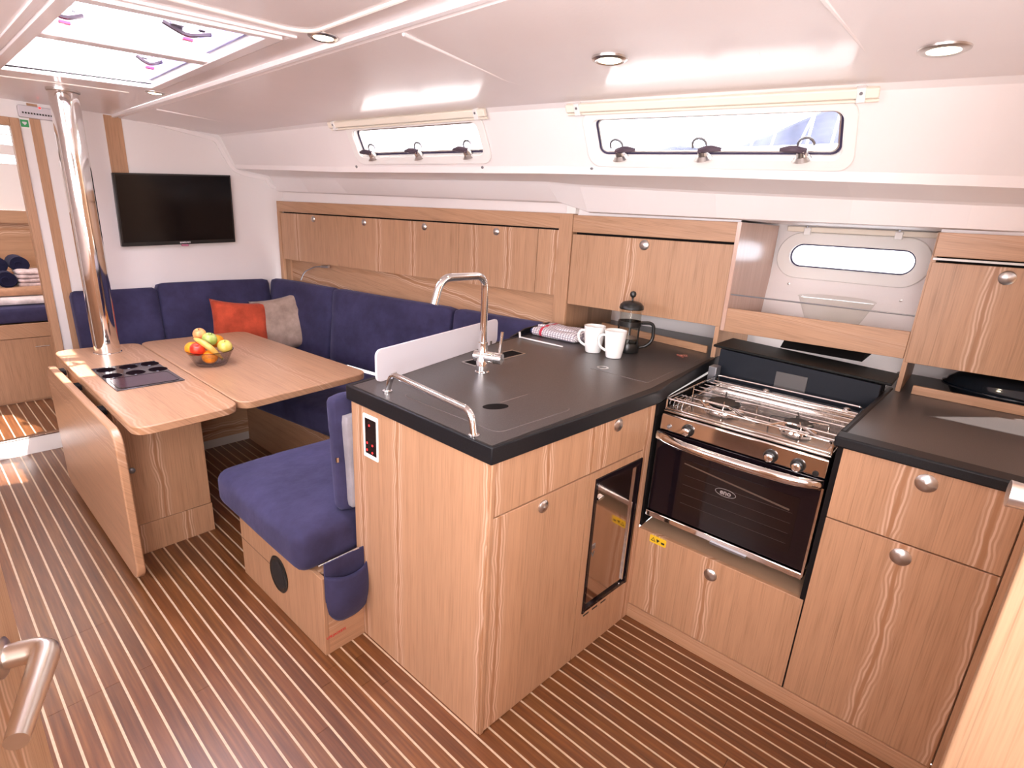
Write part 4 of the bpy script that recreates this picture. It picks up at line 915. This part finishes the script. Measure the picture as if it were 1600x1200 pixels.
inn = Vector((-1, -.14, 0)).normalized()
def hull_back(y0, y1, lb, seed, gr):
    yc = (y0+y1)/2; c = Vector((LX(yc, -.075)-.02, yc, .715)); upv = Vector((.10, 0, .99)).normalized(); ay = upv
    az = Vector((-1, -.14, .10)).normalized()
    return cushion('back_cushion', lb, 'cushion', c, hv, upv, az, ((y1-y0)/2*1.01, .245, .055), r=.03, grooves=((1, .22, .009, .05),)+gr, seed=seed, group=GC)
hull_back(3.26, 3.93, 'blue backrest cushion of the hull side nearest the bulkhead corner', 7, ())
hull_back(2.235, 3.25, 'longest blue backrest cushion along the hull side behind the table', 8, ((0, -.55, .006, .03),))
hull_back(1.66, 2.225, 'blue backrest cushion of the hull side just behind the island worktop', 9, ())
# scatter pillows
def pillow(lb, c, rz, tilt, w_, h_, mat, seed, roll=0):
    R = Matrix.Rotation(rz, 3, 'Z') @ Matrix.Rotation(tilt, 3, 'X') @ Matrix.Rotation(roll, 3, 'Y')
    ax, ay, az = R @ Vector((1, 0, 0)), R @ Vector((0, 0, 1)), R @ Vector((0, -1, 0))
    g = G(); N = 18; idx = {}
    for sgn in (1, -1):
        for i in range(N+1):
            for j in range(N+1):
                u = -1+2*i/N; v = -1+2*j/N
                pin = 1-.10*(1-u*u)*abs(v)**3; pin2 = 1-.10*(1-v*v)*abs(u)**3
                th = .062*((1-u**4)*(1-v**4))**.5
                if sgn < 0 and (i in (0, N) or j in (0, N)): idx[(sgn, i, j)] = idx[(1, i, j)]; continue
                wr_ = .004*math.sin(6*u+seed)*math.cos(5*v+seed*2)*(1-u*u)
                idx[(sgn, i, j)] = len(g.v); g.v.append(Vector(c)+ax*u*w_*pin2+ay*v*h_*pin+az*sgn*(th+wr_*.5))
    for sgn in (1, -1):
        for i in range(N):
            for j in range(N):
                q = (idx[(sgn, i, j)], idx[(sgn, i+1, j)], idx[(sgn, i+1, j+1)], idx[(sgn, i, j+1)]); g.f.append(q if sgn > 0 else q[::-1])
    return tag(obj('scatter_pillow', g, mat, None, origin=c, smooth=80), lb, 'pillow')
pillow('orange scatter pillow leaning on the corner settee', (1.475, 3.71, .665), -.12, -.30, .185, .185, ORANGE, 1, .12)
pillow('taupe scatter pillow beside the orange one in the settee corner', (1.735, 3.645, .675), -.62, -.28, .18, .20, TAN, 2, -.24)

# ---- bench at the island
bn = thing('island_bench', 'small wood bench base with blue cushions against the island', 'bench', (.73, 1.7, 0))
obj('side_panel', G().box(.73, .745, 1.395, 2.03, 0, .305), OAKP, bn, bev=.0015)
obj('end_panel', G().box(.745, .8825, 1.395, 1.41, 0, .325), wood('end_veneer', 'X', flame=.6, period=.16), bn, bev=.0015)
obj('front_panel', G().box(.745, 1.30, 2.015, 2.03, 0, .305), OAKX, bn)
obj('seat_board', G().box(.745, 1.30, 1.435, 2.015, .29, .305), OAKX, bn)
obj('joint_line', G().box(.7285, .7302, 1.70, 2.03, .168, .171), plain('dark_joint', (.25, .15, .09), .7), bn)  # dark brown joint in the bench side
pr = Vector((1, -.04, 0)).normalized()
tx = text('red_print', 'LIFE JACKETS', .0125, (.771, 1.3942, .068), (1, 0, 0), (0, 0, 1), REDT, bn, bold=.0004)
bc = cushion('bench_cushion', 'thick blue seat cushion on the island bench with overhanging front', 'cushion', (1.0, 1.775, .384), (1, 0, 0), (0, 1, 0), (0, 0, 1), (.32, .335, .077), r=.045, puff=.010, grooves=((0, -.30, .006, .03), (1, .55, .006, .03)), n=24, seed=11)
bk = thing('upright_cushion', 'upright blue bench backrest with light grey rear, against the island', 'cushion', (1.2, 1.48, .46))
obj('front_pad', G().rbox((1.255, 1.508, .6675), (1, 0, 0), (0, .06, 1), (0, 1, -.06), .40, .2075, .036, r=.03, n=18, puff=.012, grooves=((1, .3, .005, .05),), seed=12), NAVY, bk, smooth=75)
obj('rear_cover', G().rbox((1.275, 1.458, .655), (1, 0, 0), (0, .05, 1), (0, 1, -.05), .40, .165, .022, r=.014, n=12, wob=.002), GREYF, bk, smooth=75)
obj('zip_pull', G().box(.850, .857, 1.475, 1.482, .655, .672), CHROME, bk)
pk = thing('fabric_pocket', 'blue fabric pocket hanging from the edge of the bench seat', 'pocket', (.82, 1.38, .11))
g = G(); N = 14
def pock(u, v):   # u -1..1 across, v 0..1 down
    x = .82+u*(.082-.015*max(0, v-.7)); zb = .118+.055*abs(u)**3*(1 if u < 0 else .7)
    z = .318-.018*(1-u*u)*(1-v)-(.318-zb)*v; y = 1.386-(1-abs(u)**2.5)*(.026*(1-v)+.024*math.sin(PI*v)); return Vector((x, y, z))
for i in range(N+1):
    for j in range(N+1): g.v.append(pock(-1+2*i/N, j/N))
for i in range(N):
    for j in range(N): g.f.append((i*(N+1)+j, (i+1)*(N+1)+j, (i+1)*(N+1)+j+1, i*(N+1)+j+1))
pf_ = obj('pouch', g, NAVY, pk, smooth=80); so = pf_.modifiers.new('solid', 'SOLIDIFY'); so.thickness = .005; so.offset = 1
obj('back_flap', G().rbox((.815, 1.3885, .29), (1, 0, 0), (0, 0, 1), (0, -1, 0), .080, .075, .004, r=.004, n=8), NAVY, pk)
obj('hanging_rail', G().tube([(.727, 1.405, .352), (.865, 1.388, .366)], .0032, 8), SATIN, pk)
obj('pocket_hem', G().tube([pock(-1+2*i/12, 0)+Vector((0, -.002, -.001)) for i in range(13)], .0035, 6), SEAM, pk)
sp_ = thing('round_speaker', 'round black speaker grille set in the side of the bench base', 'speaker', (.73, 1.705, .095))
obj('rim', G().lathe([(.064, 0), (.066, .004), (.060, .008), (.056, .006)], (.7298, 1.705, .164), (-1, 0, 0), 36, 1.12, 1, ref=(0, 0, 1)), BP, sp_)
obj('grille', G().lathe([(.058, .002), (.05, .007), (.03, .010), (0, .011)], (.7298, 1.705, .164), (-1, 0, 0), 36, 1.12, 1, ref=(0, 0, 1)), plain('speaker_cloth', (.012, .010, .010), .8), sp_)

# ---- table
tb = thing('saloon_table', 'light wood drop leaf saloon table built around the steel mast', 'table', (.62, 2.8, 0))
ZT = .69
obj('base_cabinet', G().box(.455, .767, 2.45, 3.22, .0, .655), OAK, tb, bev=.002)
bd = obj('base_door', G().box(.462, .762, 2.440, 2.45, .142, .655), OAK, tb, bev=.001)
obj('plinth_panel', G().box(.455, .767, 2.441, 2.45, 0, .139), OAK, tb, bev=.001)
obj('door_knob', G().lathe([(.012, 0), (.012, .006), (.007, .01), (0, .011)], (.487, 2.44, .395), (0, -1, 0), 16), GREYM, bd)
def tabletop(nm, pts, r, hole=None):
    P = fillet([((pts[0][0]+pts[-1][0])/2, (pts[0][1]+pts[-1][1])/2, ZT-.032)]+[(x, y, ZT-.032) for x, y in pts]+[((pts[0][0]+pts[-1][0])/2, (pts[0][1]+pts[-1][1])/2, ZT-.032)], r, 7)[:-1]
    return obj(nm, G().prism(P, (0, 0, .032)), OAKT, tb, bev=.004)
tabletop('table_top', [(.443, 2.095), (.815, 2.125), (.822, 3.49), (.455, 3.50)], .07)
tabletop('side_leaf', [(.820, 2.135), (1.475, 2.215), (1.40, 3.49), (.826, 3.49)], .075)
lf = obj('drop_leaf', G().prism([Vector((.428, y, z)) for y, z in [(p[0], p[1]) for p in rrect(2.18, 3.36, .035, .662, .07, 6)]], (-.030, 0, 0)), OAKT, tb, bev=.005)
for y in (2.5, 2.9, 3.2): obj('hinge', G().box(.426, .446, y-.03, y+.03, .640, .662), DARK, tb, bev=.001)
# bottle insert
bi = thing('bottle_insert', 'glossy black insert with six round holes and a tray, set in the table', 'tray', (.64, 2.8, ZT))
ix0, ix1, iy0, iy1 = .512, .768, 2.592, 3.012
obj('insert_plate', G().box(ix0, ix1, iy0, iy1, ZT+.0005, ZT+.004), plain('insert_black', (.03, .022, .028), .10, spec=.7), bi, bev=.0015)
PURP = plain('dark_purple_gloss', (.035, .010, .028), .12); HL = plain('hole_dark', (.008, .004, .006), .9, spec=0.02)
for x, y in ((.557, 2.955), (.645, 2.958), (.733, 2.962), (.555, 2.838), (.643, 2.838), (.733, 2.840)):
    obj('bottle_hole', G().lathe([(0, .0), (.036, .0), (.036, .0005), (0, .0005)], (x, y, ZT+.0042), n=28), HL, bi)
    obj('hole_rim', G().lathe([(.036, 0), (.038, .0014), (.0395, 0)], (x, y, ZT+.0042), n=28), GLOSSB, bi)
obj('tray', G().prism([(x, y, ZT+.0042) for x, y in rrect(.528, .752, 2.612, 2.782, .025, 5)], (0, 0, .0006)), PURP, bi)
obj('tray_rim', G().ring([(x, y, ZT+.0042) for x, y in rrect(.524, .756, 2.608, 2.786, .027, 5)], [(x, y, ZT+.0042) for x, y in rrect(.528, .752, 2.612, 2.782, .025, 5)], (0, 0, .0016)), GLOSSB, bi)
# ---- mast
ms = thing('steel_mast', 'polished stainless steel mast compression post rising from the table to the ceiling', 'post', (.648, 3.325, ZT))
obj('tube', G().lathe([(.056, ZT+.001), (.056, 1.925)], (.648, 3.325, 0), n=48), CHROME, ms)
obj('table_collar', G().lathe([(.061, 0), (.061, .004), (.0565, .006)], (.648, 3.325, ZT), n=40), CHROME, ms)
obj('deck_collar', G().lathe([(.057, 0), (.062, .004), (.062, .014)], (.648, 3.325, 1.896), n=40), SATIN, ms)

# ---- fruit
fb = thing('fruit_bowl', 'ribbed clear glass bowl of fruit on the saloon table', 'bowl', (.955, 2.80, ZT))
bx, by = .955, 2.80; rib = G(); N = 72
prof = [(.066, .0), (.072, .012), (.088, .045), (.104, .075), (.101, .075), (.085, .047), (.069, .016), (.0, .008)]
for r, h in prof:
    for k in range(N):
        t = 2*PI*k/N; rr = r*(1+(.022 if k % 3 == 0 else -.008) if 0 < h < .075 else 1); rib.v.append(Vector((bx+rr*math.cos(t), by+rr*math.sin(t), ZT+.0005+h)))
for i in range(len(prof)-1):
    for k in range(N): rib.f.append((i*N+k, i*N+(k+1) % N, (i+1)*N+(k+1) % N, (i+1)*N+k))
rib.f.append(tuple(range(N)))
obj('bowl', rib, pane_mat('ribbed_glass', (.82, .80, .80)), fb, smooth=25)
obj('rim', G().tube([(bx+.103*math.cos(2*PI*k/36), by+.103*math.sin(2*PI*k/36), ZT+.076) for k in range(36)], .0022, 6, closed=True), pane_mat('rim_glass', (.6, .55, .55)), fb)
RV = Vector((.947, -.32, 0)); TV = Vector((-.32, -.947, 0))
def fruit_mat(nm, c1, c2, sc=6, rough=.3):
    mt, nt, p = newmat(nm); tc = nd(nt, 'ShaderNodeTexCoord'); n = nd(nt, 'ShaderNodeTexNoise'); n.inputs['Scale'].default_value = sc*6; n.inputs['Detail'].default_value = 3
    lk(nt, tc.outputs['Object'], n.inputs['Vector']); lk(nt, ramp(nt, n.outputs[0], [(.35, c1), (.65, c2)]), p.inputs['Base Color']); p.inputs['Roughness'].default_value = rough; return mt
def apple(nm, lb, du, dt, z, r, mat, tilt=(0, 0, 1), stem=True, cat='fruit'):
    c = Vector((bx, by, 0))+RV*du+TV*dt; c.z = z
    t = thing(nm, lb, cat, c)
    prof = []
    for k in range(15):
        a = PI*k/14; rr = r*math.sin(a)*(1+.06*math.cos(a)) if nm != 'orange' else r*math.sin(a); h = -r*.93*math.cos(a)
        if nm != 'orange': h -= r*.22*math.exp(-(rr/(r*.35))**2)*(1 if h > 0 else -.6)
        prof.append((max(rr, .0001), h))
    obj('flesh', G().lathe(prof, c, tilt, 24), mat, t, smooth=80)
    if stem: T = Vector(tilt).normalized(); obj('stem', G().tube([c+T*r*.62, c+T*r*.98+Vector((.003, 0, 0))], .0018, 6), plain('stem_brown', (.08, .06, .02), .7), t)
OR = fruit_mat('orange_peel', (.85, .26, .01), (.95, .36, .02), 20, .4); RD = fruit_mat('red_skin', (.62, .02, .01), (.8, .07, .02)); GRA = fruit_mat('green_skin', (.32, .46, .08), (.5, .6, .2)); YG = fruit_mat('yellow_green_skin', (.62, .52, .08), (.72, .64, .2)); PC = fruit_mat('peach_skin', (.75, .22, .09), (.85, .52, .18)); BN = fruit_mat('banana_skin', (.66, .40, .08), (.74, .50, .14))
apple('orange', 'orange at the left of the fruit bowl behind the red apple', -.072, .0, ZT+.085, .036, OR, stem=False)
apple('orange', 'orange low in front of the bowl, seen through the glass', -.004, .052, ZT+.052, .036, OR, stem=False)
apple('orange', 'orange half hidden at the back of the fruit bowl', .034, -.05, ZT+.105, .034, OR, stem=False)
apple('red_apple', 'shiny red apple at the front left of the bowl', -.052, .052, ZT+.094, .034, RD, (-.2, -.5, .8))
apple('peach', 'blushed peach on top of the fruit pile', -.037, -.025, ZT+.152, .030, PC, (-.2, -.3, .9))
apple('green_apple', 'green apple on top of the pile right of the peach', .004, .005, ZT+.130, .034, GRA, (.2, -.3, .9))
apple('yellow_apple', 'yellow green apple at the right edge of the bowl', .066, .022, ZT+.094, .034, YG, (-.1, -.3, .95))
b0 = Vector((bx, by, 0)); path = []
for k in range(15):
    u = k/14; p = b0+RV*(-.062+.108*u)+TV*(.030+.05*math.sin(PI*u*.8)); p.z = ZT+.142-.098*u+.018*math.sin(PI*u); path.append(p)
bn_ = thing('banana', 'yellow banana draped diagonally over the fruit', 'fruit', path[7])
obj('skin', G().tube(path, [.004, .008, .0115, .0135, .0145, .015, .015, .015, .0148, .014, .013, .0115, .009, .006, .0045], 10), BN, bn_, smooth=80)
obj('tip', G().tube([path[-1], path[-1]+Vector((.003, -.003, -.010))], [.0048, .0035], 8), plain('banana_tip', (.12, .14, .03), .6), bn_)

# ---- TV
tv = thing('television', 'flat black television mounted on the bulkhead', 'television', (1.25, YW, 1.19))
obj('bezel', G().hexa([(.921, YW-.045, 1.180), (1.578, YW-.045, 1.213), (1.578, YW-.015, 1.213), (.921, YW-.015, 1.180), (.929, YW-.045, 1.596), (1.585, YW-.045, 1.642), (1.585, YW-.015, 1.642), (.929, YW-.015, 1.596)]), BP, tv, bev=.003)
obj('display', G().hexa([(.932, YW-.0462, 1.203), (1.568, YW-.0462, 1.235), (1.568, YW-.045, 1.235), (.932, YW-.045, 1.203), (.940, YW-.0462, 1.588), (1.575, YW-.0462, 1.632), (1.575, YW-.045, 1.632), (.940, YW-.045, 1.588)]), SCREENB, tv)
text('lettering', 'SAMSUNG', .0135, (1.266, YW-.0458, 1.2085), (1, .0, .05), (0, 0, 1), WINK, tv, bold=.0004)
obj('status_light', G().box(1.245, 1.285, YW-.043, YW-.028, 1.184, 1.198), plain('pink_plastic', (.55, .18, .28), .3), tv, bev=.003)
obj('wall_bracket', G().box(1.1, 1.4, YW-.015, YW, 1.3, 1.5), GREYM, tv)

# ---- sign and air vent unit at the doorway top
vt = thing('air_vent', 'white slotted ventilation unit above the doorway beside the mast', 'vent', (.64, YW-.03, 1.83))
obj('housing', G().prism([(x, YW-.036, z) for x, z in rrect(.566, .72, 1.832, 1.890, .008, 3)], (0, .034, 0)), plain('pale_grey_plastic', (.62, .58, .62), .4), vt, bev=.004)
for k in range(11): obj('slot', G().box(.580+k*.0115, .587+k*.0115, YW-.0375, YW-.036, 1.850, 1.858), INK, vt)
obj('red_light', G().lathe([(.005, 0), (0, .003)], (.655, YW-.037, 1.886), (0, -1, 0), 10), LED, vt)
sg = thing('exit_sign', 'small green and white emergency exit sticker right of the doorway', 'sign', (.585, YW, 1.79))
obj('white_border', G().box(.567, .607, YW-.0016, YW-.0004, 1.783, 1.826), WHITEP, sg)
obj('green_field', G().box(.571, .603, YW-.0026, YW-.0016, 1.787, 1.822), GRN, sg)
obj('white_arrow', G().prism([(.578, YW-.0030, 1.812), (.596, YW-.0030, 1.812), (.596, YW-.0030, 1.806), (.587, YW-.0030, 1.796), (.578, YW-.0030, 1.806)], (0, .0006, 0)), WINK, sg)

# ================================================================ FORWARD CABIN
wfc = struct('wall_front', (.3, 6.1, .1))
CABW = plain('cabin_panel', (.66, .5, .42), .5)
obj('berth_back_panel', G().box(-1.0, 1.3, 5.60, 5.63, .1, 1.30), OAKX, wfc)
obj('window_surround', G().box(-1.0, 1.3, 5.56, 5.60, 1.24, 1.33), OAKX, wfc)
obj('upper_wall', G().box(-1.0, 1.3, 5.62, 5.65, 1.33, 1.66).box(-1.0, 1.3, 5.62, 5.65, 1.72, 1.79).box(-1.0, 1.3, 5.62, 5.65, 1.93, 2.0).box(1.0, 1.3, 5.62, 5.65, 1.66, 1.93).box(-1.0, .2, 5.62, 5.65, 1.66, 1.93), LINER, wfc)
obj('blind_slat', G().box(.2, 1.0, 5.61, 5.63, 1.855, 1.862), WHITEP, wfc)
wsl = struct('wall_right', (.95, 4.9, .1)); obj('cabin_side', G().box(1.15, 1.18, 3.995, 5.65, .1, 1.96), OAKX, wsl)
wsl = struct('wall_left', (-.95, 4.9, .1)); obj('cabin_side', G().box(-1.0, -.97, 3.995, 5.65, .1, 1.96), LINER, wsl)
cf = struct('ceiling', (.1, 4.8, 1.93)); obj('headliner', G().box(-1.0, 1.2, 3.995, 4.3, 1.93, 1.95).box(-1.0, 1.2, 4.9, 5.65, 1.93, 1.95), LINERC, cf)
light('forward_cabin_daylight', 'AREA', (.2, 4.6, 1.98), 14, (1, .93, .90), direction=(0, 0.2, -1), shape='RECTANGLE', size=1.0, size_y=.5)
be = thing('berth', 'light wood berth base with drawer front seen through the doorway', 'bed', (.1, 4.7, .1))
obj('base', G().box(-.95, 1.1, 4.712, 5.59, .1, .62), OAKX, be)
obj('front_panel', G().box(-.95, .98, 4.70, 4.712, .112, .535), OAK, be, bev=.001)
obj('top_rail', G().box(-.95, .98, 4.69, 4.712, .54, .632), OAKPY, be, bev=.002)
obj('chrome_handle', G().tube([(.525, 4.692, .474), (.60, 4.692, .474)], .004, 8), CHROME, be)
tag(obj('mattress', G().rbox((.1, 5.13, .685), (1, 0, 0), (0, 1, 0), (0, 0, 1), 1.0, .42, .055, r=.03, n=14), NAVY), 'blue berth mattress in the forward cabin', 'mattress')
tag(obj('bed_sheet', G().rbox((.1, 5.15, .765), (1, 0, 0), (0, 1, 0), (0, 0, 1), .98, .38, .022, r=.02, n=14, wob=.004), SHEET), 'pale sheet lying on the forward berth mattress', 'sheet')
tag(obj('blanket', G().rbox((.12, 5.18, .820), (1, 0, 0), (0, 1, 0), (0, 0, 1), .70, .34, .030, r=.028, n=14, wob=.006, seed=4), BLANK), 'folded tan blanket under the towels on the forward berth', 'blanket')
def roll(x, y, z, lb):
    g = G(); g.tube([(x, y-.11, z), (x, y+.12, z)], .052, 20)
    t = thing('rolled_towel', lb, 'towel', (x, y-.11, z-.052), 'rolled dark towels')
    obj('roll', g, NTOWEL, t, smooth=60)
    sp = [Vector((x+(.008+.0068*a)*math.cos(a), y-.1115, z+(.008+.0068*a)*math.sin(a))) for a in [k*.35 for k in range(19)]]
    obj('spiral_edge', G().tube(sp, .0035, 5), NTOWEL, t)
roll(.475, 4.99, .899, 'rolled dark navy towel at the front of the berth pile')
roll(.455, 5.10, .985, 'rolled dark navy towel at the upper left of the berth pile'); roll(.57, 5.13, .985, 'rolled dark navy towel at the upper right of the berth pile')
ft = thing('folded_towel', 'pale pink towel folded in layers beside the dark rolled towels', 'towel', (.6, 4.96, .846))
for k in range(4): obj('fold', G().rbox((.615, 4.99, .861+k*.027), (1, 0, 0), (0, 1, 0), (0, 0, 1), .085, .10, .0135, r=.013, n=8, wob=.003, seed=k), PTOWEL, ft, smooth=80)

# ================================================================ FOREGROUND DOORS
d1 = struct('door_2', (.017, .73, 0))
da = Vector((.017, .733, 0)); db = Vector((-.126, .338, 0)); dn = (db-da).normalized(); dnn = Vector((dn.y, -dn.x, 0))
if dnn.x > 0: dnn = -dnn
obj('door_leaf', G().hexa([da, db, db+dnn*.026, da+dnn*.026]+[p+Vector((0, 0, 1.85)) for p in (da, db, db+dnn*.026, da+dnn*.026)]), OAKD, d1, bev=.003)
out = -dnn; hb = da+dn*.062+Vector((0, 0, .99))
hh = obj('door_handle', G().lathe([(.021, 0), (.021, .004), (.018, .006)], hb, out, 28), SATIN, d1)
obj('lever', G().tube(fillet([hb+out*.004, hb+out*.040, hb+out*.040+dn*.118+Vector((0, 0, -.004))], .016, 6), [.0125]*5+[.013]*3+[.0095], 14), plain('champagne_satin', (.74, .66, .58), .3, 1), hh)
d2 = struct('door_3', (.93, -.3, 0))
obj('door_leaf', G().box(.92, .945, -.60, -.116, 0, 1.85), OAKD, d2, bev=.003)
hb2 = Vector((.92, -.165, 1.160))
h2 = obj('door_handle', G().lathe([(.026, 0), (.026, .006), (.022, .009)], hb2, (-1, 0, 0), 28), SATIN, d2)
obj('lever', G().tube(fillet([hb2, hb2+Vector((-.05, 0, 0)), hb2+Vector((-.055, .088, .0))], .015, 6), [.012]*8+[.017], 16), plain('satin_silver', (.68, .64, .62), .28, 1), h2)
